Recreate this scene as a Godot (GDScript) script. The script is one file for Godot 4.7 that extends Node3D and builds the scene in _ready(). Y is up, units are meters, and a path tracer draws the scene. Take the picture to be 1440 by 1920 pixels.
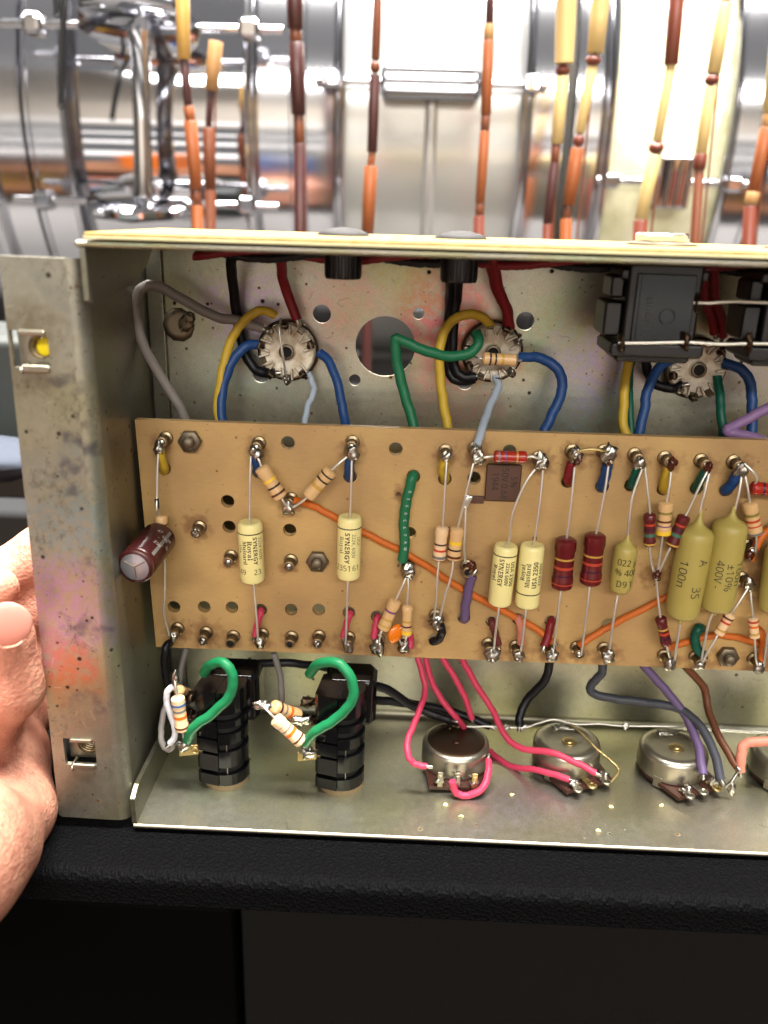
extends Node3D
# A guitar amplifier chassis lying open on a black cabinet, seen by hand-held phone. Lengths below are in millimetres (v() turns them into metres).
# x runs right along the chassis, y up, z towards the viewer; the origin is the lower left inside corner of the chassis.

var M := {}
var org := Vector3.ZERO
var names := {}
var rng := RandomNumberGenerator.new()
var board: Node3D
var chassis: Node3D
const B := 27.0

func _ready() -> void:
	rng.seed = 7
	# ---- camera, air, lamps, exposure
	var cam := Camera3D.new()
	cam.name = "camera"
	cam.position = v(74.12, 166.1, 253.6)
	cam.basis = Basis(Vector3(0.9991, 0.0270, -0.0339), Vector3(-0.0368, 0.9416, -0.3348), Vector3(0.0228, 0.3357, 0.9417)).orthonormalized()
	cam.near = 0.01
	cam.far = 20.0
	var ca := CameraAttributesPhysical.new()
	ca.frustum_focal_length = 19.67
	ca.exposure_aperture = 5.6
	ca.frustum_focus_distance = 0.245
	ca.frustum_near = 0.01
	ca.frustum_far = 20.0
	cam.attributes = ca
	cam.fov = 62.77
	add_child(cam)
	var we := WorldEnvironment.new()
	we.name = "air"
	var env := Environment.new()
	env.background_mode = Environment.BG_COLOR
	env.background_color = Color(0.48, 0.475, 0.47)
	env.tonemap_mode = Environment.TONE_MAPPER_LINEAR
	env.tonemap_exposure = 1.5
	env.sdfgi_enabled = true
	env.ssao_enabled = true
	env.ssil_enabled = true
	we.environment = env
	add_child(we)
	materials()
	ceiling_lamp(Vector3(0.25, 1.75, 0.30), Vector2(1.3, 0.3), 12.0, "long ceiling light panel above the open side of the chassis")
	ceiling_lamp(Vector3(0.1, 1.75, -0.75), Vector2(1.5, 0.6), 20.0, "long ceiling light panel above the chrome drums")
	ceiling_lamp(Vector3(0.3, 1.32, 2.4), Vector2(2.4, 0.6), 7.5, "added wide light panel across the room, filling the chassis front and mirrored in the drums")  # unseen, added for front fill and a bright band in the chrome
	build_cabinet()
	build_background()
	build_chassis()
	build_board()
	build_sockets()
	build_wires()
	build_components()
	build_jacks()
	build_pots()
	build_strands()
	build_hand()

# ------------------------------------------------------------------ helpers
func v(x: float, y: float, z: float) -> Vector3:
	return Vector3(x, y, z) if mm else Vector3(x, y, z) * 0.001
var mm := false   # false only while the camera is set

func numbered(n: String) -> String:
	if not names.has(n):
		names[n] = 0
		return n
	names[n] += 1
	return "%s_%03d" % [n, names[n]]

func tag(o: Node3D, label: String, category: String, group := "") -> void:
	o.set_meta("label", label)
	o.set_meta("category", category)
	if group != "":
		o.set_meta("group", group)

func thing(n: String, label: String, category: String, at: Vector3, group := "") -> Node3D:
	var o := Node3D.new()
	o.name = numbered(n)
	o.position = at * 0.001
	org = at
	add_child(o)
	tag(o, label, category, group)
	return o

func begin() -> SurfaceTool:
	var st := SurfaceTool.new()
	st.begin(Mesh.PRIMITIVE_TRIANGLES)
	return st

func part(n: String, st: SurfaceTool, m: Material, parent: Node) -> MeshInstance3D:
	var o := MeshInstance3D.new()
	o.name = n
	st.index()
	o.mesh = st.commit()
	o.material_override = m
	parent.add_child(o, true)
	return o

func solo(n: String, st: SurfaceTool, m: Material, label: String, category: String, group := "") -> MeshInstance3D:
	var o := MeshInstance3D.new()
	o.name = numbered(n)
	o.position = org * 0.001
	st.index()
	o.mesh = st.commit()
	o.material_override = m
	add_child(o)
	tag(o, label, category, group)
	return o

func tri(st: SurfaceTool, p: Array, n: Array, uv := []) -> void:
	var f: Vector3 = (p[1] - p[0]).cross(p[2] - p[0])
	var order := [0, 1, 2]
	if f.dot(n[0] + n[1] + n[2]) > 0.0:
		order = [0, 2, 1]
	for k in order:
		st.set_normal(n[k])
		st.set_uv(uv[k] if uv.size() > k else Vector2(p[k].x, p[k].y) * 0.01)
		st.add_vertex((p[k] - org) * 0.001)

func quad(st: SurfaceTool, a: Vector3, b: Vector3, c: Vector3, d: Vector3, n: Array, uv := []) -> void:
	tri(st, [a, b, c], [n[0], n[1], n[2]], [uv[0], uv[1], uv[2]] if uv.size() == 4 else [])
	tri(st, [a, c, d], [n[0], n[2], n[3]], [uv[0], uv[2], uv[3]] if uv.size() == 4 else [])

func flat(st: SurfaceTool, a: Vector3, b: Vector3, c: Vector3, d: Vector3, n: Vector3) -> void:
	quad(st, a, b, c, d, [n, n, n, n])

func smooth(pts: Array, per := 6) -> Array:
	if pts.size() < 3:
		return pts
	var out := []
	for i in pts.size() - 1:
		var p0: Vector3 = pts[maxi(i - 1, 0)]
		var p1: Vector3 = pts[i]
		var p2: Vector3 = pts[i + 1]
		var p3: Vector3 = pts[mini(i + 2, pts.size() - 1)]
		for k in per:
			var t := float(k) / per
			out.append(0.5 * ((2.0 * p1) + (p2 - p0) * t + (2.0 * p0 - 5.0 * p1 + 4.0 * p2 - p3) * t * t + (3.0 * p1 - p0 - 3.0 * p2 + p3) * t * t * t))
	out.append(pts[pts.size() - 1])
	return out

# a round bar along a path; bent = false keeps the corners
func tube(st: SurfaceTool, pts: Array, r: float, sides := 10, bent := true, r_end := -1.0) -> void:
	var p := smooth(pts) if bent else pts
	var n := p.size()
	var side := Vector3.ZERO
	var rings := []
	for i in n:
		var t: Vector3 = (p[mini(i + 1, n - 1)] - p[maxi(i - 1, 0)]).normalized()
		if side == Vector3.ZERO:
			side = t.cross(Vector3(0, 0, 1) if absf(t.z) < 0.8 else Vector3(0, 1, 0)).normalized()
		side = (side - t * side.dot(t)).normalized()
		var up := t.cross(side)
		var rr := r if r_end < 0.0 else lerpf(r, r_end, float(i) / (n - 1))
		var ring := []
		for k in sides:
			var a := TAU * k / sides
			var d := side * cos(a) + up * sin(a)
			ring.append([p[i] + d * rr, d])
		rings.append(ring)
	for i in n - 1:
		for k in sides:
			var q := (k + 1) % sides
			var a = rings[i][k]
			var b = rings[i][q]
			var c = rings[i + 1][q]
			var d = rings[i + 1][k]
			quad(st, a[0], b[0], c[0], d[0], [a[1], b[1], c[1], d[1]])
	for e in [0, n - 1]:
		var nn: Vector3 = (p[0] - p[1]).normalized() if e == 0 else (p[n - 1] - p[n - 2]).normalized()
		for k in sides:
			tri(st, [p[e], rings[e][k][0], rings[e][(k + 1) % sides][0]], [nn, nn, nn])

func frame(axis: Vector3) -> Basis:   # y along the axis, x to the right, z towards the viewer as far as it can
	var y := axis.normalized()
	var z := Vector3(0, 0, 1) if absf(y.z) < 0.95 else Vector3(0, 1, 0)
	var x := y.cross(z).normalized()
	return Basis(x, y, x.cross(y))

# a turned shape from a towards b; prof holds Vector2(distance from a, radius)
func lathe(st: SurfaceTool, a: Vector3, b: Vector3, prof: Array, seg := 20, sx := 1.0) -> void:
	var f := frame(b - a)
	var nseg := prof.size() - 1
	var nor := []
	for i in nseg:
		var d: Vector2 = prof[i + 1] - prof[i]
		nor.append(Vector2(-d.y, d.x).normalized())   # (along, out)
	for i in nseg:
		var n0: Vector2 = nor[i]
		var n1: Vector2 = nor[i]
		if i > 0 and nor[i - 1].dot(nor[i]) > 0.7:
			n0 = (nor[i - 1] + nor[i]).normalized()
		if i < nseg - 1 and nor[i + 1].dot(nor[i]) > 0.7:
			n1 = (nor[i + 1] + nor[i]).normalized()
		for k in seg:
			var c := []
			for kk in [k, k + 1]:
				var an: float = TAU * kk / seg
				c.append(f.x * cos(an) * sx + f.z * sin(an))
			var p0: Vector2 = prof[i]
			var p1: Vector2 = prof[i + 1]
			var q := [a + f.y * p0.x + c[0] * p0.y, a + f.y * p0.x + c[1] * p0.y, a + f.y * p1.x + c[1] * p1.y, a + f.y * p1.x + c[0] * p1.y]
			var nn := [f.y * n0.x + c[0] * n0.y, f.y * n0.x + c[1] * n0.y, f.y * n1.x + c[1] * n1.y, f.y * n1.x + c[0] * n1.y]
			var u0 := float(k) / seg
			var u1 := float(k + 1) / seg
			if p0.y < 0.001:
				tri(st, [q[0], q[2], q[3]], [nn[0], nn[2], nn[3]], [Vector2(u0, p0.x), Vector2(u1, p1.x), Vector2(u0, p1.x)])
			elif p1.y < 0.001:
				tri(st, [q[0], q[1], q[2]], [nn[0], nn[1], nn[2]], [Vector2(u0, p0.x), Vector2(u1, p0.x), Vector2(u1, p1.x)])
			else:
				quad(st, q[0], q[1], q[2], q[3], nn, [Vector2(u0, p0.x), Vector2(u1, p0.x), Vector2(u1, p1.x), Vector2(u0, p1.x)])

# a box with chamfered edges
func box(st: SurfaceTool, c: Vector3, size: Vector3, bev := 0.2, bs := Basis.IDENTITY) -> void:
	var h := size * 0.5
	bev = minf(bev, minf(h.x, minf(h.y, h.z)) * 0.9)
	var i := h - Vector3.ONE * bev
	for ax in 3:
		for s in [-1.0, 1.0]:
			var n := Vector3.ZERO
			n[ax] = s
			var u := (ax + 1) % 3
			var w := (ax + 2) % 3
			var q := []
			for e in [[-1, -1], [1, -1], [1, 1], [-1, 1]]:
				var p := Vector3.ZERO
				p[ax] = s * h[ax]
				p[u] = e[0] * i[u]
				p[w] = e[1] * i[w]
				q.append(c + bs * p)
			flat(st, q[0], q[1], q[2], q[3], bs * n)
	if bev <= 0.0:
		return
	for ax in 3:
		var u := (ax + 1) % 3
		var w := (ax + 2) % 3
		for su in [-1.0, 1.0]:
			for sw in [-1.0, 1.0]:
				var q := []
				for e in [[-1, 0], [1, 0], [1, 1], [-1, 1]]:
					var p := Vector3.ZERO
					p[ax] = e[0] * i[ax]
					p[u] = su * (h[u] if e[1] == 0 else i[u])
					p[w] = sw * (i[w] if e[1] == 0 else h[w])
					q.append(c + bs * p)
				var nu := Vector3.ZERO
				nu[u] = su
				var nw := Vector3.ZERO
				nw[w] = sw
				quad(st, q[0], q[1], q[2], q[3], [bs * nu, bs * nu, bs * nw, bs * nw])
	for sx in [-1.0, 1.0]:
		for sy in [-1.0, 1.0]:
			for sz in [-1.0, 1.0]:
				var s := Vector3(sx, sy, sz)
				var n := bs * s.normalized()
				tri(st, [c + bs * (s * Vector3(h.x, i.y, i.z)), c + bs * (s * Vector3(i.x, h.y, i.z)), c + bs * (s * Vector3(i.x, i.y, h.z))], [n, n, n])

func circle(c: Vector2, r: float, n := 20, ry := -1.0) -> PackedVector2Array:
	var p := PackedVector2Array()
	for k in n:
		p.append(c + Vector2(cos(TAU * k / n) * r, sin(TAU * k / n) * (r if ry < 0.0 else ry)))
	return p

# a sheet with holes, in the plane z0..z1 of the frame (o, bs); uv = position in millimetres / uvs
func sheet(st: SurfaceTool, outline: PackedVector2Array, holes: Array, z0: float, z1: float, bs := Basis.IDENTITY, o := Vector3.ZERO, uvs := Vector2(100, 100), uvo := Vector2.ZERO) -> void:
	var xs := []
	for h in holes:
		var m := Vector2.ZERO
		for p in h:
			m += p / h.size()
		xs.append(m.x)
	xs.sort()
	var lo := -1e4
	xs.append(1e4)
	for x in xs:
		if x - lo < 0.01:
			continue
		var strip := PackedVector2Array([Vector2(lo, -1e4), Vector2(x, -1e4), Vector2(x, 1e4), Vector2(lo, 1e4)])
		var todo := Geometry2D.intersect_polygons(outline, strip)
		for h in holes:
			var next := []
			for poly in todo:
				for q in Geometry2D.clip_polygons(poly, h):
					next.append(q)
			todo.assign(next)
		for poly in todo:
			var ix := Geometry2D.triangulate_polygon(poly)
			for t in range(0, ix.size(), 3):
				for z in [z0, z1]:
					var n: Vector3 = bs.z * (1.0 if z == z1 else -1.0)
					var p := []
					var uv := []
					for k in 3:
						var w: Vector2 = poly[ix[t + k]]
						p.append(o + bs * Vector3(w.x, w.y, z))
						uv.append(Vector2((w.x - uvo.x) / uvs.x, 1.0 - (w.y - uvo.y) / uvs.y))
					tri(st, p, [n, n, n], uv)
		lo = x
	for e in holes.size() + 1:
		var loop: PackedVector2Array = outline if e == 0 else holes[e - 1]
		var ccw := not Geometry2D.is_polygon_clockwise(loop)
		for k in loop.size():
			var a := loop[k]
			var b := loop[(k + 1) % loop.size()]
			var n2 := Vector2(b.y - a.y, a.x - b.x).normalized() * (1.0 if ccw == (e == 0) else -1.0)
			var n := bs * Vector3(n2.x, n2.y, 0)
			var ua := Vector2((a.x - uvo.x) / uvs.x, 1.0 - (a.y - uvo.y) / uvs.y)
			var ub := Vector2((b.x - uvo.x) / uvs.x, 1.0 - (b.y - uvo.y) / uvs.y)
			quad(st, o + bs * Vector3(a.x, a.y, z0), o + bs * Vector3(b.x, b.y, z0), o + bs * Vector3(b.x, b.y, z1), o + bs * Vector3(a.x, a.y, z1), [n, n, n, n], [ua, ub, ub, ua])

# a lump: a ball pushed in and out by noise
func blob(st: SurfaceTool, c: Vector3, r: Vector3, lump := 0.25, seed_at := 0, bs := Basis.IDENTITY) -> void:
	var nz := FastNoiseLite.new()
	nz.seed = seed_at
	nz.frequency = 0.9
	var rows := 9
	var cols := 14
	var g := []
	for i in rows + 1:
		var row := []
		for k in cols:
			var th := PI * i / rows
			var ph := TAU * k / cols
			var d := Vector3(sin(th) * cos(ph), cos(th), sin(th) * sin(ph))
			row.append(c + bs * (d * r * (1.0 + lump * nz.get_noise_3d(d.x + seed_at, d.y, d.z) * 2.0)))
		g.append(row)
	var nn := func(i: int, k: int) -> Vector3:
		if i == 0:
			return bs * Vector3(0, 1, 0)
		if i == rows:
			return bs * Vector3(0, -1, 0)
		var du: Vector3 = g[i][(k + 1) % cols] - g[i][(k + cols - 1) % cols]
		var dv: Vector3 = g[i + 1][k] - g[i - 1][k]
		var n := du.cross(dv).normalized()
		return n if n.dot(g[i][k] - c) > 0.0 else -n
	for i in rows:
		for k in cols:
			var q := (k + 1) % cols
			var na: Vector3 = nn.call(i, k)
			var nb: Vector3 = nn.call(i, q)
			var nc: Vector3 = nn.call(i + 1, q)
			var nd: Vector3 = nn.call(i + 1, k)
			if i == 0:
				tri(st, [g[0][0], g[1][q], g[1][k]], [na, nc, nd])
			elif i == rows - 1:
				tri(st, [g[i][k], g[i][q], g[rows][0]], [na, nb, nd])
			else:
				quad(st, g[i][k], g[i][q], g[i + 1][q], g[i + 1][k], [na, nb, nc, nd])

func ring(st: SurfaceTool, c: Vector3, axis: Vector3, big: float, small: float, seg := 28, sec := 8, flatten := 1.0) -> void:
	var f := frame(axis)
	for i in seg:
		for k in sec:
			var q := []
			var n := []
			for e in [[0, 0], [1, 0], [1, 1], [0, 1]]:
				var a: float = TAU * (i + e[0]) / seg
				var b: float = TAU * (k + e[1]) / sec
				var d := f.x * cos(a) + f.z * sin(a)
				q.append(c + d * (big + small * cos(b)) + f.y * small * sin(b) * flatten)
				n.append(d * cos(b) + f.y * sin(b))
			quad(st, q[0], q[1], q[2], q[3], n)

# lettering bent round a turned body: along = true runs down the axis, else round it
func print_on(parent: Node, text: String, m: Material, a: Vector3, b: Vector3, r: float, at: float, angle: float, size: float, along := true, bold := false, serif := false, stretch := 1.0, flip := false) -> void:
	var tm := TextMesh.new()
	tm.text = text
	var font := SystemFont.new()
	font.font_names = PackedStringArray(["Droid Serif" if serif else "Droid Sans"])
	font.font_weight = 700 if bold else 400
	font.font_italic = serif
	tm.font = font
	tm.font_size = 32
	tm.pixel_size = 0.01
	tm.depth = 0.0
	tm.curve_step = 3.0
	var arr := tm.get_mesh_arrays() if tm.get_surface_count() == 0 else tm.surface_get_arrays(0)
	if arr.is_empty():
		return
	var vs: PackedVector3Array = arr[Mesh.ARRAY_VERTEX]
	var ix: PackedInt32Array = arr[Mesh.ARRAY_INDEX]
	var k := size / 0.24
	var f := frame(b - a)
	var st := begin()
	var put := func(p: Vector3) -> Array:
		var along_mm: float
		var round_mm: float
		if along:
			along_mm = at + p.x * k * stretch * (1.0 if not flip else -1.0)
			round_mm = p.y * k * (1.0 if not flip else -1.0)
		else:
			along_mm = at - p.y * k * (1.0 if not flip else -1.0)
			round_mm = p.x * k * stretch * (1.0 if not flip else -1.0)
		var an := angle + round_mm / r
		# a is the upper end of the body, so f.x points to the viewer's left
		var d := f.z * cos(an) - f.x * sin(an)
		return [a + f.y * along_mm + d * r, d]
	if ix.is_empty():
		for i in vs.size():
			ix.append(i)
	for t in range(0, ix.size(), 3):
		var c := [put.call(vs[ix[t]]), put.call(vs[ix[t + 1]]), put.call(vs[ix[t + 2]])]
		tri(st, [c[0][0], c[1][0], c[2][0]], [c[0][1], c[1][1], c[2][1]])
	part("lettering", st, m, parent)

# ------------------------------------------------------------------ materials
func srgb(r: int, g: int, b: int) -> Color:
	return Color(r / 255.0, g / 255.0, b / 255.0)

func mat(n: String, c: Color, rough := 0.5, metal := 0.0) -> StandardMaterial3D:
	var m := StandardMaterial3D.new()
	m.resource_name = n
	m.albedo_color = c
	m.roughness = rough
	m.metallic = metal
	m.metallic_specular = 0.5
	M[n] = m
	return m

func noise_map(freq: float, seed_at: int, bump := 0.0, kind := FastNoiseLite.TYPE_SIMPLEX_SMOOTH, side := 512) -> NoiseTexture2D:
	var t := NoiseTexture2D.new()
	var f := FastNoiseLite.new()
	f.noise_type = kind
	f.frequency = freq
	f.seed = seed_at
	f.fractal_octaves = 4
	t.noise = f
	t.width = side
	t.height = side
	t.seamless = true
	if bump > 0.0:
		t.as_normal_map = true
		t.bump_strength = bump
	return t

func grain(m: StandardMaterial3D, normal: NoiseTexture2D, tile_mm: float, depth := 1.0) -> void:
	m.normal_enabled = true
	m.normal_texture = normal
	m.normal_scale = depth
	m.uv1_triplanar = true
	m.uv1_scale = Vector3.ONE * (1000.0 / tile_mm)

# passivated zinc: grey-gold steel with rainbow bloom, specks of rust and handling marks (colours that belong to the plating)
func zinc(n: String, w_mm: float, h_mm: float, px_mm: float, seed_at: int, blooms: Array, specks: int, rough := 0.42, dirt := 0.0, tone := 1.0) -> StandardMaterial3D:
	var w := int(w_mm * px_mm)
	var h := int(h_mm * px_mm)
	var im := Image.create(w, h, false, Image.FORMAT_RGB8)
	var rg := Image.create(w, h, false, Image.FORMAT_RGB8)
	var big := FastNoiseLite.new()
	big.seed = seed_at
	big.frequency = 0.02
	big.fractal_octaves = 3
	var fine := FastNoiseLite.new()
	fine.seed = seed_at + 1
	fine.frequency = 0.9
	fine.fractal_octaves = 3
	var mid := FastNoiseLite.new()
	mid.seed = seed_at + 2
	mid.frequency = 0.16
	mid.fractal_octaves = 4
	for y in h:
		for x in w:
			var p := Vector2(x, y) / px_mm
			var q := p + Vector2(big.get_noise_2d(p.x * 3.0, p.y * 3.0), big.get_noise_2d(p.y * 3.0 + 90.0, p.x * 3.0)) * 9.0
			var c := Color(0.74, 0.73, 0.66)
			var g := mid.get_noise_2d(p.x * 2.0, p.y * 2.0)
			c = c.lerp(Color(0.70, 0.685, 0.51), clampf(big.get_noise_2d(p.x, p.y + 40.0) * 1.6 + 0.3, 0.0, 1.0) * 0.6)
			for bl in blooms:   # [centre x, centre y (from the top), radius, colour, strength]
				var d: float = q.distance_to(Vector2(bl[0], bl[1])) / bl[2]
				if d < 1.0:
					c = c.lerp(bl[3], (1.0 - d * d) * bl[4] * clampf(0.75 + g * 1.1, 0.0, 1.0))
			var s := fine.get_noise_2d(x * 0.7, y * 0.7)
			var k := 1.0 + s * 0.10 + g * 0.04
			var wear := clampf((mid.get_noise_2d(p.x * 2.6 + 70.0, p.y * 1.8) * 0.8 + big.get_noise_2d(p.x * 2.0, p.y * 2.0 + 9.0) * 0.9 + s * 0.9 + dirt - 0.80) * 1.5, 0.0, 1.0)
			c = Color(c.r * k, c.g * k, c.b * k).lerp(Color(0.36, 0.32, 0.26), wear * 0.6)
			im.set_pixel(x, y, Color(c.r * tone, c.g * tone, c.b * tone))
			var rr := clampf(rough + s * 0.05 + g * 0.03 + wear * 0.2, 0.05, 1.0)
			rg.set_pixel(x, y, Color(rr, rr, rr))
	var r := RandomNumberGenerator.new()
	r.seed = seed_at + 5
	for i in specks:
		var cx := r.randf() * w
		var cy := r.randf() * h
		var rad := (0.11 + 0.6 * pow(r.randf(), 5.0)) * px_mm
		var dark := Color(0.13, 0.09, 0.06) if r.randf() < 0.7 else Color(0.34, 0.22, 0.10)
		for y in range(int(cy - rad - 1), int(cy + rad + 2)):
			for x in range(int(cx - rad - 1), int(cx + rad + 2)):
				if x >= 0 and y >= 0 and x < w and y < h:
					var d := Vector2(x - cx, (y - cy) * r.randf_range(0.9, 1.1)).length() / rad
					if d < 1.0:
						im.set_pixel(x, y, im.get_pixel(x, y).lerp(dark, 0.85 * minf(1.0, (1.0 - d) * 2.5)))
						rg.set_pixel(x, y, Color(0.8, 0.8, 0.8))
	for i in int(specks / 3.0):   # short scratches
		var a := Vector2(r.randf() * w, r.randf() * h)
		var d := Vector2.from_angle(r.randf() * TAU) * r.randf_range(0.5, 4.0) * px_mm
		var bright := r.randf() < 0.5
		for k in int(d.length()):
			var p := a + d * k / d.length()
			if p.x >= 0 and p.y >= 0 and p.x < w and p.y < h:
				im.set_pixel(int(p.x), int(p.y), im.get_pixel(int(p.x), int(p.y)).lerp(Color(0.8, 0.78, 0.7) if bright else Color(0.35, 0.32, 0.27), 0.35))
	var m := mat(n, Color.WHITE, 1.0, 0.9)
	m.albedo_texture = ImageTexture.create_from_image(im)
	m.roughness_texture = ImageTexture.create_from_image(rg)
	m.roughness_texture_channel = BaseMaterial3D.TEXTURE_CHANNEL_RED
	return m

func materials() -> void:
	mm = true
	var pink := Color(0.86, 0.50, 0.52)
	var violet := Color(0.72, 0.60, 0.78)
	var green := Color(0.60, 0.76, 0.62)
	var teal := Color(0.58, 0.70, 0.74)
	var orange := Color(0.84, 0.50, 0.30)
	zinc("back_zinc", 262, 162, 3.4, 11, [[33, 24, 18, violet, 0.65], [30, 36, 14, green, 0.35], [60, 20, 16, pink, 0.35], [92, 22, 20, pink, 0.9], [104, 30, 14, orange, 0.7], [96, 40, 16, pink, 0.4], [82, 12, 14, Color(0.66, 0.60, 0.36), 0.5], [128, 26, 16, green, 0.45], [138, 34, 16, violet, 0.75], [133, 48, 18, teal, 0.4], [145, 20, 14, violet, 0.4], [45, 40, 12, teal, 0.3], [190, 30, 24, violet, 0.3], [224, 40, 24, pink, 0.3]], 1100, 0.36, -0.08, 0.88)
	zinc("flange_zinc", 62, 162, 4.0, 21, [[9, 70, 18, teal, 0.7], [8, 92, 20, violet, 0.75], [14, 58, 12, Color(0.55, 0.62, 0.6), 0.5], [4, 106, 11, pink, 0.5], [8, 112, 10, orange, 0.55], [14, 122, 14, Color(0.6, 0.5, 0.45), 0.4], [5, 25, 14, Color(0.5, 0.44, 0.33), 0.6], [15, 30, 4, Color(0.36, 0.35, 0.37), 0.6], [15.5, 48, 5, Color(0.36, 0.35, 0.38), 0.7], [14.5, 58, 4, Color(0.36, 0.35, 0.38), 0.6], [15, 78, 4, Color(0.4, 0.39, 0.4), 0.6], [14.5, 95, 5, Color(0.4, 0.38, 0.4), 0.6], [14.8, 120, 5, Color(0.42, 0.42, 0.46), 0.5], [14, 10, 6, Color(0.6, 0.6, 0.56), 0.6]], 420, 0.46, 0.40, 0.78)
	zinc("wall_zinc", 70, 162, 2.5, 31, [[30, 20, 20, Color(0.6, 0.45, 0.4), 0.3]], 120, 0.40, 0.1, 0.66)  # lower tone: the end wall's shade is put into the plating colour
	zinc("floor_zinc", 262, 70, 3.2, 41, [[30, 40, 22, green, 0.3], [60, 50, 25, Color(0.62, 0.62, 0.44), 0.4], [120, 52, 30, violet, 0.2], [170, 50, 30, Color(0.66, 0.56, 0.5), 0.3]], 70, 0.34, -0.25, 0.86)
	# board
	var bw := 900
	var bh := 330
	var im := Image.create(bw, bh, false, Image.FORMAT_RGB8)
	var n1 := FastNoiseLite.new()
	n1.seed = 3
	n1.frequency = 0.006
	n1.fractal_octaves = 4
	var n2 := FastNoiseLite.new()
	n2.seed = 4
	n2.frequency = 0.25
	var stains := [Vector3(10.4, 16.1, 4.0), Vector3(37.2, 16.7, 4.0), Vector3(64.0, 15.4, 4.0), Vector3(90.5, 17.1, 4.0), Vector3(98.9, 16.0, 5.0), Vector3(117.0, 18.1, 5.0), Vector3(126.2, 15.8, 5.0), Vector3(135.2, 15.4, 4.0), Vector3(143.9, 16.2, 4.0), Vector3(152.6, 16.8, 4.0), Vector3(162.8, 17.2, 4.0), Vector3(171.8, 17.2, 4.0), Vector3(46.2, 33.1, 4.0), Vector3(19.0, 40.6, 5.0), Vector3(28.0, 51.2, 3.0), Vector3(46.0, 51.8, 3.0), Vector3(81.1, 51.7, 4.0), Vector3(11.6, 75.6, 5.0), Vector3(20.2, 75.8, 6.0), Vector3(36.9, 76.9, 4.0), Vector3(54.5, 76.4, 4.0), Vector3(63.7, 76.9, 5.0), Vector3(72.8, 77.1, 5.0), Vector3(80.8, 77.4, 6.0), Vector3(90.1, 68.5, 5.0), Vector3(106.8, 77.3, 5.0), Vector3(115.2, 77.3, 5.0), Vector3(125.4, 77.6, 6.0), Vector3(134.0, 77.5, 4.0), Vector3(142.2, 77.2, 5.0), Vector3(160.7, 78.5, 5.0), Vector3(170.4, 78.8, 6.0), Vector3(188.2, 78.5, 6.0), Vector3(179.8, 50.7, 7.0), Vector3(179.9, 42.4, 7.0), Vector3(98.6, 50.8, 4.0), Vector3(152.5, 50.2, 5.0), Vector3(77.6, 28.6, 2.5), Vector3(27.9, 76.7, 3.0), Vector3(46.0, 76.4, 3.0)]
	for y in bh:
		for x in bw:
			var a := n1.get_noise_2d(x, y)
			var b := n2.get_noise_2d(x * 0.25, y * 1.4)
			var c := Color(0.67, 0.54, 0.345)
			var k := 1.0 + a * 0.16 + b * 0.035 + n2.get_noise_2d(x * 3.0, y * 3.0) * 0.03
			c = Color(c.r * k, c.g * k * (1.0 + a * 0.03), c.b * k)
			var best := 0.0
			for s in stains:
				var d := Vector2(x / 3.6 - s.x, y / 3.6 - s.y).length()
				var reach: float = s.z * (1.0 + n1.get_noise_2d(x * 14.0 + s.x * 9.0, y * 14.0) * 0.9)
				if d < reach:
					best = maxf(best, minf(1.0, (1.0 - d / reach) * 1.2))
			c = c.lerp(Color(0.30, 0.15, 0.07), best * 0.5)
			im.set_pixel(x, y, c)
	var rr := RandomNumberGenerator.new()
	rr.seed = 77
	for i in 260:
		var p := Vector2(rr.randf() * (bw - 6), rr.randf() * (bh - 6))
		var s := 1 if rr.randf() < 0.8 else 2
		for y in s:
			for x in s:
				im.set_pixel(int(p.x) + x, int(p.y) + y, im.get_pixel(int(p.x) + x, int(p.y) + y).lerp(Color(0.25, 0.12, 0.05) if rr.randf() < 0.8 else Color(0.8, 0.65, 0.4), 0.6))
	var bm := mat("board_phenolic", Color.WHITE, 0.48)
	bm.albedo_texture = ImageTexture.create_from_image(im)
	mat("board_edge", srgb(120, 78, 50), 0.7)
	# metals
	var fine_bump := noise_map(0.05, 51, 3.0)
	grain(mat("steel", Color(0.60, 0.58, 0.52), 0.34, 0.95), fine_bump, 6.0, 0.35)
	grain(mat("pot_steel", Color(0.66, 0.64, 0.58), 0.30, 0.95), fine_bump, 9.0, 0.4)
	grain(mat("dull_steel", Color(0.42, 0.38, 0.32), 0.45, 0.9), fine_bump, 4.0, 0.5)
	grain(mat("old_nickel", Color(0.52, 0.46, 0.36), 0.33, 0.95), fine_bump, 4.0, 0.5)
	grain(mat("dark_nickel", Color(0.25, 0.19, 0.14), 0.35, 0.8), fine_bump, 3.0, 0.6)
	grain(mat("solder", Color(0.66, 0.65, 0.62), 0.3, 1.0), fine_bump, 3.0, 0.5)
	mat("lead", Color(0.86, 0.85, 0.82), 0.36, 0.75)
	mat("brass", Color(0.70, 0.62, 0.42), 0.34, 0.9)
	mat("chrome", Color(0.80, 0.80, 0.82), 0.06, 1.0)
	mat("chrome_shell", Color(0.78, 0.78, 0.80), 0.05, 1.0)
	mat("chrome_hoop", Color(0.80, 0.80, 0.82), 0.13, 1.0)
	mat("chrome_dull", Color(0.62, 0.62, 0.64), 0.18, 1.0)
	mat("flux", srgb(70, 28, 12), 0.25)
	# plastics
	mat("black_plastic", srgb(10, 10, 12), 0.15)
	mat("satin_black", srgb(11, 11, 13), 0.36)
	mat("hole_black", srgb(9, 9, 9), 0.9)
	mat("ink", srgb(18, 16, 12), 0.6)
	mat("ink_soft", srgb(66, 62, 40), 0.7)
	mat("ink_white", srgb(205, 205, 205), 0.6)
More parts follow.
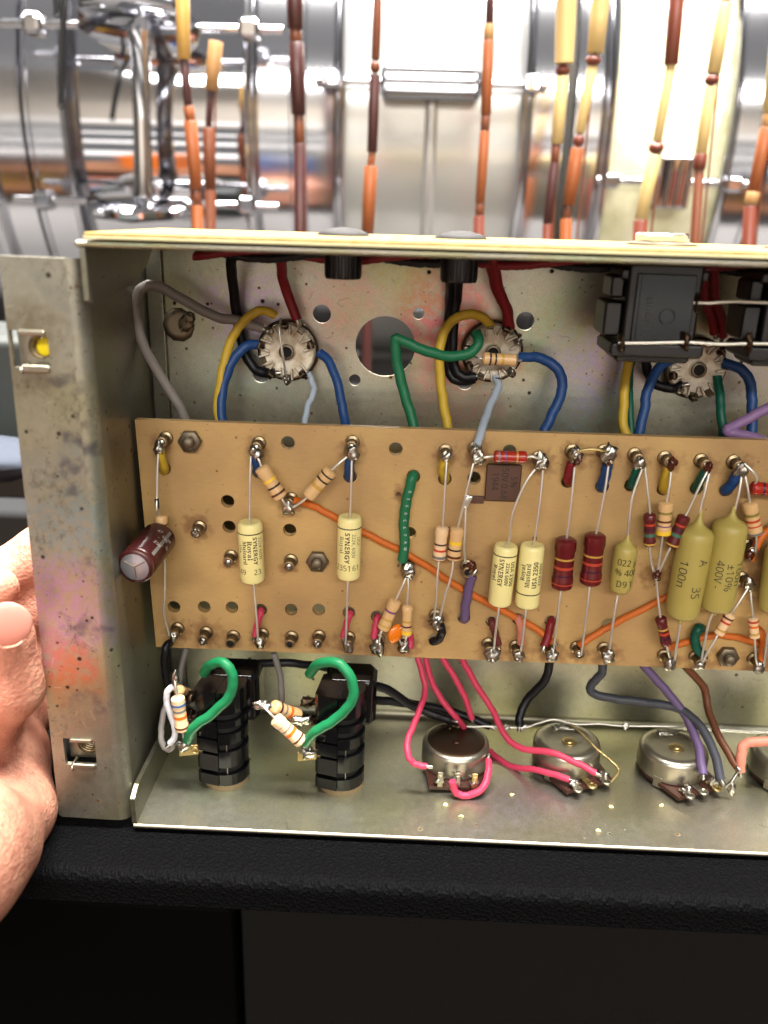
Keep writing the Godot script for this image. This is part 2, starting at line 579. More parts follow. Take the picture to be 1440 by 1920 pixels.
	for w in [["red_wire", 116, 22, 30], ["yellow_wire", 180, 150, 46], ["blue_wire", 28, 62, 112], ["grey_wire", 122, 116, 112], ["green_wire", 26, 100, 66], ["dark_green_wire", 8, 74, 58], ["black_wire", 14, 14, 18], ["pale_wire", 160, 172, 186], ["violet_wire", 92, 74, 110], ["pink_wire", 184, 54, 82], ["orange_wire", 184, 94, 30], ["brown_wire", 96, 56, 34], ["slate_wire", 58, 60, 68], ["salmon_wire", 196, 122, 102], ["white_wire", 196, 196, 202], ["maroon_wire", 96, 42, 40], ["lilac_wire", 126, 98, 138], ["jade_wire", 20, 108, 66]]:
		mat(w[0], srgb(w[1], w[2], w[3]), 0.44).metallic_specular = 0.38
	grain(mat("cap_yellow", srgb(230, 218, 150), 0.36), noise_map(0.02, 61, 2.0), 9.0, 0.25)
	grain(mat("cap_mustard", srgb(166, 150, 78), 0.45), noise_map(0.03, 62, 3.0), 7.0, 0.4)
	grain(mat("maroon", srgb(92, 22, 26), 0.22), fine_bump, 7.0, 0.25)
	grain(mat("small_maroon", srgb(86, 22, 24), 0.3), fine_bump, 5.0, 0.3)
	grain(mat("red_body", srgb(160, 36, 24), 0.2), fine_bump, 5.0, 0.3)
	grain(mat("tan_body", srgb(206, 168, 118), 0.3), fine_bump, 5.0, 0.3)
	grain(mat("beige_body", srgb(224, 190, 148), 0.4), fine_bump, 5.0, 0.3)
	mat("orange_dip", srgb(222, 116, 16), 0.14)
	mat("brown_tablet", srgb(78, 50, 36), 0.55)
	mat("can_brown", srgb(54, 18, 20), 0.25)
	mat("can_end", Color(0.66, 0.66, 0.69), 0.4, 0.7)
	for w in [["band_black", 22, 18, 18], ["band_brown", 88, 44, 26], ["band_red", 190, 44, 34], ["band_orange", 224, 104, 30], ["band_yellow", 232, 190, 50], ["band_green", 60, 104, 84], ["band_blue", 40, 90, 150], ["band_violet", 110, 60, 110], ["band_grey", 110, 108, 104], ["band_olive", 128, 116, 54], ["band_gold", 186, 146, 66], ["band_dark", 58, 16, 44], ["band_rust", 176, 62, 40]]:
		mat(w[0], srgb(w[1], w[2], w[3]), 0.32)
	grain(mat("ceramic", srgb(226, 218, 200), 0.42), noise_map(0.02, 63, 3.0), 26.0, 0.3)
	var ct := noise_map(0.012, 64)
	var cg := Gradient.new()
	cg.set_color(0, srgb(150, 130, 104))
	cg.set_color(1, srgb(206, 198, 180))
	cg.set_offset(1, 0.62)
	ct.color_ramp = cg
	M["ceramic"].albedo_color = Color.WHITE
	M["ceramic"].albedo_texture = ct
	mat("ceramic_dirty", srgb(150, 134, 108), 0.5)
	mat("wafer", srgb(54, 26, 18), 0.4)
	mat("cork", srgb(104, 88, 62), 0.8)
	mat("disc_yellow", srgb(240, 214, 20), 0.5)
	var lb := mat("label_yellow", srgb(226, 196, 88), 0.85)
	lb.metallic_specular = 0.08
	var nt := noise_map(0.012, 71)
	var gr := Gradient.new()
	gr.set_color(0, srgb(120, 98, 56))
	gr.set_color(1, srgb(156, 138, 92))
	nt.color_ramp = gr
	lb.albedo_color = Color.WHITE
	lb.albedo_texture = nt
	lb.uv1_triplanar = true
	lb.uv1_scale = Vector3(30, 30, 120)
	mat("label_core", srgb(190, 182, 140), 0.5)
	mat("cap_grey", srgb(44, 42, 42), 0.6)
	M["cap_grey"].metallic_specular = 0.2
	# background
	mat("drum_white", srgb(196, 196, 194), 0.22, 0.55)
	var pearl := mat("drum_pearl", srgb(226, 222, 184), 0.18)
	pearl.clearcoat_enabled = true
	var pt := noise_map(0.008, 81)
	var pg := Gradient.new()
	pg.set_color(0, srgb(196, 194, 150))
	pg.set_color(1, srgb(244, 242, 214))
	pt.color_ramp = pg
	pearl.albedo_color = Color.WHITE
	pearl.albedo_texture = pt
	pearl.uv1_triplanar = true
	pearl.uv1_scale = Vector3(14, 14, 14)
	mat("drumhead", srgb(222, 220, 214), 0.5)
	for w in [["bead_yellow", 180, 140, 72], ["bead_maroon", 62, 30, 28], ["bead_orange", 134, 72, 36], ["bead_cream", 190, 162, 108], ["bead_brown", 104, 56, 34], ["bead_red", 104, 50, 36], ["bead_tan", 160, 120, 76]]:
		var bmt := mat(w[0], srgb(w[1], w[2], w[3]), 0.35)
		grain(bmt, noise_map(0.03, 90 + w[1], 3.0), 12.0, 0.25)
	grain(mat("tolex", srgb(8, 8, 9), 0.5), noise_map(0.035, 101, 12.0, FastNoiseLite.TYPE_CELLULAR), 18.0, 1.3)
	grain(mat("panel_grey", srgb(17, 17, 17), 0.42), noise_map(0.2, 102, 2.0), 30.0, 0.25)
	mat("recess_black", srgb(4, 4, 4), 0.7)
	grain(mat("cloth_grey", srgb(46, 52, 64), 0.9), noise_map(0.2, 103, 6.0), 20.0, 0.8)
	mat("floor_dark", srgb(46, 42, 38), 0.8)
	mat("bench", srgb(78, 76, 74), 0.6)
	mat("wall", srgb(120, 116, 110), 0.8)
	mat("far_wall", srgb(206, 196, 182), 0.85)
	mat("white_paint", srgb(236, 236, 234), 0.6)
	for q in ["tolex", "recess_black", "floor_dark"]:
		M[q].metallic_specular = 0.12
	M["panel_grey"].metallic_specular = 0.3
	mat("dark_case", srgb(34, 38, 36), 0.6)
	mat("side_wall", srgb(70, 66, 62), 0.85)
	var skin := mat("skin", srgb(204, 146, 120), 0.5)
	skin.subsurf_scatter_enabled = true
	skin.subsurf_scatter_strength = 0.12
	grain(skin, noise_map(0.05, 104, 7.0, FastNoiseLite.TYPE_CELLULAR), 9.0, 0.9)
	var kt := noise_map(0.01, 105)
	var kg := Gradient.new()
	kg.set_color(0, srgb(158, 102, 84))
	kg.set_color(1, srgb(190, 142, 118))
	kt.color_ramp = kg
	skin.albedo_color = Color.WHITE
	skin.albedo_texture = kt
	skin.uv1_scale = Vector3.ONE * 28.0
	mat("nail", srgb(178, 118, 104), 0.34)
	mat("nail_edge", srgb(184, 134, 112), 0.4)

# ------------------------------------------------------------------ setting
func ceiling_lamp(at: Vector3, size: Vector2, energy: float, label: String) -> void:
	var o := thing("ceiling_lamp", label, "lamp", at * 1000.0)
	var h := begin()
	box(h, org + Vector3(0, 30, 0), Vector3(size.x * 1000.0 + 40.0, 50, size.y * 1000.0 + 40.0), 4.0)
	part("housing", h, M["wall"], o)
	var d := begin()
	box(d, org + Vector3(0, 2, 0), Vector3(size.x * 1000.0, 5, size.y * 1000.0), 1.0)
	var glow := StandardMaterial3D.new()
	glow.albedo_color = Color(0.9, 0.9, 0.9)
	glow.emission_enabled = true
	glow.emission = Color(1.0, 0.97, 0.92)
	glow.emission_energy_multiplier = 3.0
	part("diffuser", d, glow, o)
	var l := AreaLight3D.new()
	l.name = "light"
	l.area_size = size
	l.light_energy = energy
	l.light_color = Color(1.0, 0.985, 0.96)
	l.shadow_enabled = true
	l.position = Vector3(0, -0.006, 0)
	l.rotation_degrees.x = -90.0
	o.add_child(l)

func build_cabinet() -> void:
	var o := thing("speaker_cabinet", "black grained vinyl cabinet carrying the open chassis, with a dark inset front panel", "cabinet", v(80, -160, 0))
	var t := begin()
	# lid with a rounded front edge, swept along x
	var prof := [Vector2(-60, -2.6), Vector2(72, -2.6)]
	for k in 7:
		var a := PI / 2.0 * (1.0 - k / 6.0)
		prof.append(Vector2(73.6 + cos(a) * 3.4, -6.0 + sin(a) * 3.4))
	prof.append_array([Vector2(77, -12.5), Vector2(75.4, -14.2), Vector2(60, -14.2), Vector2(60, -22.0), Vector2(-60, -22.0)])
	for k in prof.size():
		var p: Vector2 = prof[k]
		var q: Vector2 = prof[(k + 1) % prof.size()]
		var n2 := Vector2(q.y - p.y, p.x - q.x).normalized() * -1.0
		var n := Vector3(0, n2.y, n2.x)
		flat(t, v(-130, p.y, p.x), v(420, p.y, p.x), v(420, q.y, q.x), v(-130, q.y, q.x), n)
	part("lid", t, M["tolex"], o)
	var s := begin()
	box(s, v(-50, -92, 30), v(160, 140, 76), 1.5)
	part("side_frame", s, M["recess_black"], o)
	var f := begin()
	box(f, v(226, -92, 28), v(390, 140, 74), 1.0)
	part("front_panel", f, M["panel_grey"], o)
	var b := begin()
	box(b, v(145, -92, -35), v(548, 138, 50), 1.0)
	part("carcass", b, M["recess_black"], o)

func drum(n: String, label: String, x0: float, x1: float, y: float, z: float, r: float, shell: String, hoop_w: float) -> Node3D:
	var o := thing(n, label, "drum", v((x0 + x1) * 0.5, y - r, z), "drums lying on their sides behind the chassis")
	var s := begin()
	lathe(s, v(x0, y, z), v(x1, y, z), [Vector2(0, r - 1.2), Vector2(0, r), Vector2(x1 - x0, r), Vector2(x1 - x0, r - 1.2)], 96)
	part("shell", s, M[shell], o)
	for e in [[x0, 1.0], [x1, -1.0]]:
		var h := begin()
		var xa: float = e[0]
		var sg: float = e[1]
		lathe(h, v(xa, y, z), v(xa + sg, y, z), [Vector2(-5, r - 8), Vector2(-6, r + 1), Vector2(-5, r + 4), Vector2(-3.4, r + 4), Vector2(-2.6, r + 2.6), Vector2(hoop_w - 9.0, r + 2.8), Vector2(hoop_w - 7.5, r + 5.5), Vector2(hoop_w - 5.5, r + 9), Vector2(hoop_w - 3.5, r + 9.6), Vector2(hoop_w - 2.5, r + 8), Vector2(hoop_w - 4.0, r + 2), Vector2(hoop_w - 6.0, r + 0.4)], 96)
		part("hoop", h, M["chrome_hoop"], o)
		var hd := begin()
		lathe(hd, v(xa - sg * 4.0, y, z), v(xa, y, z), [Vector2(0, 0), Vector2(0, r - 4), Vector2(1.5, r - 3)], 48)
		part("drumhead", hd, M["drumhead"], o)
	return o

func on_drum(y: float, z: float, r: float, x: float, ang: float) -> Transform3D:   # y of the basis points out of the shell
	var out := Vector3(0, sin(ang), cos(ang))
	return Transform3D(Basis(Vector3(1, 0, 0), out, Vector3(1, 0, 0).cross(out)), v(x, y, z) + out * r)

func build_background() -> void:
	org = v(80, 0, -900)
	var w := begin()
	box(w, v(80, 700, -900), v(3000, 1700, 20), 0.0)
	var wl := solo("wall", w, M["wall"], "plain grey wall far behind the drums", "wall")
	wl.set_meta("kind", "structure")
	org = v(80, -800, 0)
	var fb := begin()
	box(fb, v(80, -810, 200), v(6000, 20, 5000), 0.0)  # added out of view to hold back light from below
	var fo := solo("floor", fb, M["floor_dark"], "unseen dark floor added below the cabinet to cut light from below", "floor")
	fo.set_meta("kind", "structure")
	org = v(80, 40, -400)
	var b := begin()
	box(b, v(80, 55, -420), v(1400, 24, 660), 2.0)
	solo("bench", b, M["bench"], "dark bench top under the drums behind the chassis", "bench")
	# added out of view for the chrome to mirror: a stocked shelf and walls
	var sh := thing("stock_shelf", "stocked shelf added across the room, out of view, for the bands mirrored in the chrome drums", "shelf", v(0, -640, 1350))
	for k in 2:
		var bd := begin()
		box(bd, v(0, -620 + k * 300, 1350), v(3200, 30, 380), 3.0)
		part("board", bd, M["board_edge"], sh)
	for k in 22:
		var bx := begin()
		var hh := rng.randf_range(90, 240)
		box(bx, v(-1500 + k * 140, -605 + hh * 0.5 + (k % 2) * 300, 1350), v(rng.randf_range(80, 130), hh, 220), 4.0)
		part("carton", bx, M[["orange_wire", "satin_black", "blue_wire", "cloth_grey", "yellow_wire", "recess_black", "salmon_wire"][k % 7]], sh)
	org = v(0, 1000, 3600)
	var fw := begin()
	box(fw, v(0, 1150, 3600), v(7000, 1700, 60), 0.0)
	var fwo := solo("wall", fw, M["far_wall"], "beige wall across the room, mirrored in the chrome", "wall")
	fwo.set_meta("kind", "structure")
	for k in 2:
		org = v(-2600 + k * 5400, 500, 900)
		var sw := begin()
		box(sw, org, v(60, 2600, 5200), 0.0)  # unseen side walls, added to give the chrome dark edges
		solo("wall", sw, M["side_wall"], ["unseen dark wall added left of the bench for contrast in the chrome", "unseen dark wall added right of the bench for contrast in the chrome"][k], "wall").set_meta("kind", "structure")
	org = v(0, -640, 1350)
	var ct := begin()
	for k in 4:
		box(ct, v(0, [322, 120, -20, -190][k], 2000 - k * 130), v(3600, [46, 30, 40, 60][k], 60), 6.0)
	part("rail", ct, M["white_paint"], sh)  # white bars added as bright bands for the chrome to mirror
	# chrome drum on the left
	var R := 136.0
	var Y := 209.0
	var Z := -352.0
	var d := drum("chrome_drum", "mirror chrome snare drum at the left, lying on its side, with an octagonal post lug", -122.0, 6.0, Y, Z, R, "chrome_shell", 22.0)
	for k in 2:
		var py: Vector3 = [v(-59.7, 246.8, -196.0), v(-63.1, 167.6, -196.0)][k]
		var lean := Basis(Vector3(1, 0, 0), [-0.28, 0.22][k])
		var up := begin()
		var ax := lean * Vector3(0, 1, 0)
		lathe(up, py - ax * 4.0, py + ax * 4.0, [Vector2(0, 0), Vector2(0, 26), Vector2(2.5, 30), Vector2(5, 30), Vector2(8, 25), Vector2(8, 0)], 8)
		part("octagonal_plate", up, M["chrome"], d)
		for s in [-1.0, 1.0]:
			var rod := begin()
			var o2 := py + v(s * 24.0, 0, -3)
			tube(rod, [o2, o2 + Vector3(s * 44.0, 0, 0)], 2.0, 10, false)
			box(rod, o2 + Vector3(s * 28.0, 0, -1), v(10, 10, 12), 2.5)
			part("tension_rod", rod, M["chrome"], d)
	var post := begin()
	lathe(post, v(-59.7, 246.8, -196.0), v(-63.1, 167.6, -196.0), [Vector2(0, 7), Vector2(12, 4.8), Vector2(40, 4.2), Vector2(70, 4.8), Vector2(80, 7)], 20)
	part("post", post, M["chrome"], d)
	# white drum in the middle
	d = drum("white_drum", "bright white drum in the middle, lying on its side, with a ribbed grey lug", 20.0, 143.0, Y, Z, R, "drum_white", 20.0)
	for a in [0.13, 0.92, -0.66]:
		var t := on_drum(Y, Z, R, 80.0, a)
		var lg := begin()
		box(lg, t.origin + t.basis.y * 5.0, v(50, 10, 17), 3.0, t.basis)
		for k in 3:
			box(lg, t.origin + t.basis.y * 10.5 + t.basis.z * (k * 5.0 - 5.0), v(46, 4, 2.6), 1.2, t.basis)
		part("lug", lg, M["chrome_dull"], d)
		for s in [-1.0, 1.0]:
			var rod := begin()
			tube(rod, [t.origin + t.basis.y * 6.0 + Vector3(s * 25.0, 0, 0), t.origin + t.basis.y * 6.0 + Vector3(s * 58.0, 0, 0)], 1.8, 10, false)
			box(rod, t.origin + t.basis.y * 6.0 + Vector3(s * 50.0, 0, 0), v(9, 11, 9), 2.0, t.basis)
			part("tension_rod", rod, M["chrome"], d)
	var seam := begin()
	ring(seam, v(81, Y, Z), Vector3(1, 0, 0), R + 0.2, 3.4, 96, 10)
	part("seam", seam, M["drum_white"], d)
	# cream drum on the right
	d = drum("cream_drum", "cream pearl drum at the right, lying on its side between chrome hoops", 158.0, 243.0, Y, Z, R, "drum_pearl", 17.0)
	for a in [-0.17, 0.6]:
		var t := on_drum(Y, Z, R, 205.0, a)
		var lg := begin()
		box(lg, t.origin + t.basis.y * 5.0, v(20, 10, 27), 2.5, t.basis)
		for k in 4:
			box(lg, t.origin + t.basis.y * 10.5 + Vector3(k * 5.0 - 7.5, 0, 0), v(2.4, 4, 25), 1.1, t.basis)
		part("lug", lg, M["chrome"], d)
		for s in [-1.0, 1.0]:
			var rod := begin()
			tube(rod, [t.origin + t.basis.y * 6.0 + Vector3(s * 10.0, 0, 0), t.origin + t.basis.y * 6.0 + Vector3(s * 38.0, 0, 0)], 1.8, 10, false)
			for k in 8:
				ring(rod, t.origin + t.basis.y * 6.0 + Vector3(s * (12.0 + k * 1.6), 0, 0), Vector3(1, 0, 0), 1.8, 0.5, 12, 6)
			box(rod, t.origin + t.basis.y * 6.0 + Vector3(s * 31.0, 0, 0), v(9, 10, 8), 2.0, t.basis)
			part("tension_rod", rod, M["chrome"], d)
	d = drum("plain_chrome_drum", "chrome drum at the far right edge, mostly outside the picture", 258.0, 360.0, Y, Z, R, "chrome_shell", 18.0)
	d = drum("left_edge_drum", "chrome drum hoop at the far left edge of the row of drums", -250.0, -134.0, Y, Z, R, "chrome_shell", 20.0)
	org = v(-89.0, 253.5, -180.0)
	for k in 3:
		var rod := begin()
		var xs := [118.0, 104.0, 166.0]
		var p0: Vector3 = [v(-87.9, 262.0, -180.0), v(-92.3, 261.9, -180.0), v(-76.4, 262.2, -180.0)][k]
		var p1: Vector3 = [v(-94.9, 211.1, -180.0), v(-92.7, 248.8, -180.0), v(-77.5, 252.9, -180.0)][k]
		org = p1
		tube(rod, [p0, p1], 1.5, 8, false)
		ring(rod, p1 + v(0, -1.2, 0), Vector3(0, 0, 1), 1.3, 0.5, 12, 6)
		solo("hanging_wire_hook", rod, M["satin_black"], ["long dark wire hook hanging at upper left before the chrome drum", "short dark wire end beside the long hook at upper left", "short dark wire end right of the long hook, at the top edge"][k], "hook", "dark wires hanging at the upper left")
	org = v(-95, 67.0, -90)
	var dk := begin()
	box(dk, v(-92, 92, -92), v(96, 50, 50), 4.0)
	solo("dark_case", dk, M["dark_case"], "dark green-grey case on the bench, glimpsed left of the flange", "case")
	org = v(-110, 67.0, -42)
	var c := begin()
	blob(c, v(-110, 74, -42), v(60, 9, 20), 0.3, 5)
	solo("grey_cloth", c, M["cloth_grey"], "folded grey cloth on the bench behind the hand", "cloth")

# ------------------------------------------------------------------ chassis
func build_chassis() -> void:
	chassis = thing("amplifier_chassis", "open zinc plated amplifier chassis standing on the black cabinet, its wiring side facing out", "chassis", v(90, -1.4, 30))
	var c := chassis
	# back panel with the valve holes
	var bp := begin()
	var holes := []
	for h in [[v(37.8, 126.6, 0.0), 8.9], [v(66.9, 128.3, 0.0), 9.0], [v(99.1, 128.1, 0.0), 8.9], [v(159.9, 125.0, 0.0), 8.9], [v(47.8, 137.3, 0.0), 2.75], [v(108.1, 137.1, 0.0), 2.75], [v(57.9, 117.9, 0.0), 1.8], [v(76.5, 138.3, 0.0), 1.75], [v(29.2, 118.6, 0.0), 2.6], [v(91.4, 118.5, 0.0), 2.6]]:
		holes.append(circle(Vector2(h[0].x, h[0].y), h[1], 32 if h[1] > 5 else 18))
	var key: Vector3 = v(57.9, 119.3, 0.0)
	sheet(bp, PackedVector2Array([Vector2(-4.4, -1), Vector2(232, -1), Vector2(232, 157), Vector2(-4.4, 157)]), holes, -1.3, 0.0, Basis.IDENTITY, Vector3.ZERO, Vector2(262, 162), Vector2(-8, -3))
	part("back_panel", bp, M["back_zinc"], c)
	# bent-in edge where the back meets the end wall, and a soft bend at the foot
	var bend := begin()
	for k in 5:
		var a0 := PI / 2.0 * k / 5.0
		var a1 := PI / 2.0 * (k + 1) / 5.0
		var p0 := Vector3(0, 2.4 - 2.4 * sin(a0), 2.4 - 2.4 * cos(a0))
		var p1 := Vector3(0, 2.4 - 2.4 * sin(a1), 2.4 - 2.4 * cos(a1))
		quad(bend, v(-4.2, p0.y, p0.z + 0.02), v(232, p0.y, p0.z + 0.02), v(232, p1.y, p1.z + 0.02), v(-4.2, p1.y, p1.z + 0.02), [Vector3(0, sin(a0), cos(a0)), Vector3(0, sin(a0), cos(a0)), Vector3(0, sin(a1), cos(a1)), Vector3(0, sin(a1), cos(a1))], [Vector2(0, 0.02), Vector2(1, 0.02), Vector2(1, 0.04), Vector2(0, 0.04)])
	part("bend", bend, M["wall_zinc"], c)  # darker zinc copy: colour holds down the highlight along the bend
	var tab := begin()
	box(tab, v(-1.4, 79, 0.9), v(5.2, 155, 1.3), 0.6)
	part("corner_tab", tab, M["wall_zinc"], c)
	# welded screw head ground flat in the corner
	var weld := begin()
	lathe(weld, v(5.3, 133.0, 0.0), v(5.6, 133.1, 1.0), [Vector2(0, 5.2), Vector2(0.5, 4.9), Vector2(1.1, 4.3), Vector2(1.3, 3.0), Vector2(1.2, 0)], 11)
	for k in 5:
		blob(weld, v(5.5, 133.1, 0.9) + v(-2.4 + k * 1.2, 1.2 - (k * 7 % 4), 0), v(2.2, 1.9, 0.7), 0.5, k + 30)
	part("ground_rivet", weld, M["dull_steel"], c)
	# bottom panel (the control panel) with its turned-up left edge
	var fl := begin()
	var tilt := Basis(Vector3(1, 0, 0), Vector3(0, 0, -1), Vector3(0, 1, 0))
	sheet(fl, PackedVector2Array([Vector2(0.6, -60), Vector2(232, -60), Vector2(232, 0.5), Vector2(-4.2, 0.5)]), [], -1.4, 0.0, tilt, Vector3.ZERO, Vector2(262, 70), Vector2(-8, -62))
	part("bottom_panel", fl, M["floor_zinc"], c)
	var lp := begin()
	tube(lp, [v(0.6, -0.7, 60.0), v(232, -0.7, 60.0)], 0.72, 10, false)
	part("front_edge", lp, M["steel"], c)
	var ut := begin()
	var ub := Basis(Vector3(0, 0, -1), Vector3(0, 1, 0), Vector3(1, 0, 0))
	sheet(ut, PackedVector2Array([Vector2(-60.2, 0.0), Vector2(-6, 0.0), Vector2(-6, 9.5), Vector2(-56, 10.5), Vector2(-60.2, 8.5)]), [], 0.0, 1.3, ub, v(0.1, 0, 0), Vector2(70, 162), Vector2(-62, -3))
	part("turned_up_edge", ut, M["wall_zinc"], c)
	# top panel, its lip and the yellow engraved plate on it
	var tp := begin()
	box(tp, v(115.3, 157.75, 29.4), v(233.4, 1.5, 61.5), 0.6)
	part("top_panel", tp, M["floor_zinc"], c)
	var lab := begin()
	box(lab, v(116.6, 159.55, 30.2), v(231, 1.5, 60.4), 0.3)
	part("label_plate", lab, M["label_yellow"], c)
	var core := begin()
	box(core, v(116.6, 159.2, 60.45), v(231, 0.6, 0.3), 0.1)
	part("label_edge", core, M["label_core"], c)
	var dt := begin()
	sheet(dt, PackedVector2Array([Vector2(-60.5, 145.5), Vector2(-59.3, 144.6), Vector2(-30, 146.5), Vector2(-16, 150.5), Vector2(-6, 157), Vector2(-60.5, 157)]), [], 0.0, 1.2, ub, v(0.0, 0, 0), Vector2(70, 162), Vector2(-62, -3))
	part("turned_down_edge", dt, M["wall_zinc"], c)
	# end wall bent round into the mounting flange
	var ew := begin()
	var wall_n := Vector3(1, 0, -0.075).normalized()
	var path := [[Vector2(-4.3, 0.0), 0.0], [Vector2(-0.35, 56.2), 56.3]]
	for k in 8:
		var a := PI / 2.0 * (k + 1) / 8.0
		path.append([Vector2(-3.85 + 3.5 * cos(a), 56.5 + 3.5 * sin(a)), 56.3 + 5.5 * (k + 1) / 8.0])
	var wall_path := path.slice(0, 2)
	for k in wall_path.size() - 1:
		var p: Vector2 = wall_path[k][0]
		var q: Vector2 = wall_path[k + 1][0]
		quad(ew, v(p.x, 0, p.y), v(q.x, 0.8, q.y), v(q.x, 154.6, q.y), v(p.x, 157, p.y), [wall_n, wall_n, wall_n, wall_n], [Vector2(0, 1), Vector2(0.85, 1), Vector2(0.85, 0), Vector2(0, 0)])
		quad(ew, v(p.x - 1.4, 0, p.y), v(q.x - 1.4, 0.8, q.y), v(q.x - 1.4, 154.6, q.y), v(p.x - 1.4, 157, p.y), [-wall_n, -wall_n, -wall_n, -wall_n], [Vector2(0, 1), Vector2(0.85, 1), Vector2(0.85, 0), Vector2(0, 0)])
	part("end_wall", ew, M["wall_zinc"], c)
	var bd := begin()
	for k in range(1, path.size() - 1):
		var p: Vector2 = path[k][0]
		var q: Vector2 = path[k + 1][0]
		var n0 := Vector3(1, 0, 0) if k == 1 else (v(p.x, 0, p.y) - v(-3.85, 0, 56.5)).normalized()
		var n1 := (v(q.x, 0, q.y) - v(-3.85, 0, 56.5)).normalized()
		var u0: float = (56.0 - 34.0 - (k - 1) * 0.7) / 62.0
		var u1: float = (56.0 - 34.0 - k * 0.7) / 62.0
		quad(bd, v(p.x, 0.8, p.y), v(q.x, 0.9, q.y), v(q.x, 154.6, q.y), v(p.x, 154.6, p.y), [n0, n1, n1, n0], [Vector2(u0, 1), Vector2(u1, 1), Vector2(u1, 0), Vector2(u0, 0)])
	part("flange_bend", bd, M["flange_zinc"], c)
	var mf := begin()
	var nuts := [v(-13.9, 134.0, 60.0), v(-12.8, 23.3, 60.0)]
	var sq := []
	for nn in nuts:
		sq.append(PackedVector2Array([Vector2(nn.x - 4.4, nn.y - 4.3), Vector2(nn.x + 4.4, nn.y - 4.3), Vector2(nn.x + 4.4, nn.y + 4.3), Vector2(nn.x - 4.4, nn.y + 4.3)]))
	sheet(mf, PackedVector2Array([Vector2(-20.9, 1.8), Vector2(-20.0, 1.1), Vector2(-5, 0.8), Vector2(-3.85, 0.9), Vector2(-3.85, 154.6), Vector2(-18.6, 154.8)]), sq, 58.6, 60.0, Basis.IDENTITY, Vector3.ZERO, Vector2(62, 162), Vector2(-21, -3))
	part("mounting_flange", mf, M["flange_zinc"], c)
	for k in 2:
		var nn: Vector3 = nuts[k]
		var cg := begin()
		var plate_hole := [circle(Vector2(nn.x + 0.9, nn.y), 2.9, 20)]
		sheet(cg, PackedVector2Array([Vector2(nn.x - 4.3, nn.y - 4.2), Vector2(nn.x + 4.3, nn.y - 4.2), Vector2(nn.x + 4.3, nn.y + 4.2), Vector2(nn.x - 4.3, nn.y + 4.2)]), plate_hole, 55.0, 56.4)
		tube(cg, [nn + v(-2.4, -4.2, -3), nn + v(-2.4, -4.6, 0.4), nn + v(-2.4, -5.6, 0.7)], 0.5, 8)
		box(cg, nn + v(0.7, 3.9, 0.25), v(6.4, 1.3, 1.0), 0.4)
		box(cg, nn + v(0.9, -4.5, 0.35), v(6.8, 1.9, 1.0), 0.45)
		var cn := part("cage_nut", cg, M["steel"], c)
		var th := begin()
		for j in 5:
			ring(th, nn + v(0.9, 0, -4.6 - j * 0.9), Vector3(0, 0, 1), 2.7, 0.42, 24, 6)
		part("thread", th, M["old_nickel"], cn)
		if k == 0:
			var yd := begin()
			lathe(yd, nn + v(1.6, -0.4, -6.2), nn + v(1.6, -0.4, 0), [Vector2(0, 2.6), Vector2(0.4, 2.6), Vector2(0.6, 2.2), Vector2(0.6, 0)], 20)
			part("yellow_disc", yd, M["disc_yellow"], cn)  # disc put in for the yellow that shines through the screw hole
	# crumbs of yellow resin and solder splashes on the bottom panel
	for s in [v(94.4, 0.3, 51.1), v(89.9, 0.3, 46.2), v(133.7, 0.3, 54.6), v(110.4, 0.2, 40.3), v(155.1, 0.2, 42.2), v(139.6, 0.2, 43.7)]:
		var cr := begin()
		blob(cr, s, v(0.7, 0.35, 0.5), 0.5, int(s.x))
		part("resin_crumb", cr, M["cap_yellow"], c)

# ------------------------------------------------------------------ turret board
func turret(px: Vector3, hollow := false) -> void:   # px: the tip
	var st := begin()
	var a := v(px.x, px.y, B)
	lathe(st, a, a + v(0, 0, 1), [Vector2(0.02, 2.1), Vector2(0.7, 2.0), Vector2(1.0, 1.35), Vector2(3.2, 1.3), Vector2(3.5, 1.55), Vector2(5.0, 1.5), Vector2(5.1, 1.3), Vector2(5.05, 0.95), Vector2(3.0, 0.9)], 18)
	var t := part("turret", st, M["old_nickel"], board)
	if hollow:
		var h := begin()
		lathe(h, a + v(0, 0, 4.2), a + v(0, 0, 5), [Vector2(0.0, 0.94), Vector2(0.02, 0.0)], 16)
		part("bore", h, M["hole_black"], t)
	else:
		var h := begin()
		lathe(h, a + v(0, 0, 4.2), a + v(0, 0, 5), [Vector2(0.5, 0.95), Vector2(0.8, 0.6), Vector2(0.9, 0.0)], 12)
		part("filled_bore", h, M["solder"], t)

func joint(p: Vector3, r: float, seed_at: int, sq := Vector3(1, 1.15, 0.8), m := "solder") -> void:
	var st := begin()
	blob(st, p, Vector3(r, r, r) * sq, 0.45, seed_at)
	part("solder_joint", st, M[m], board)

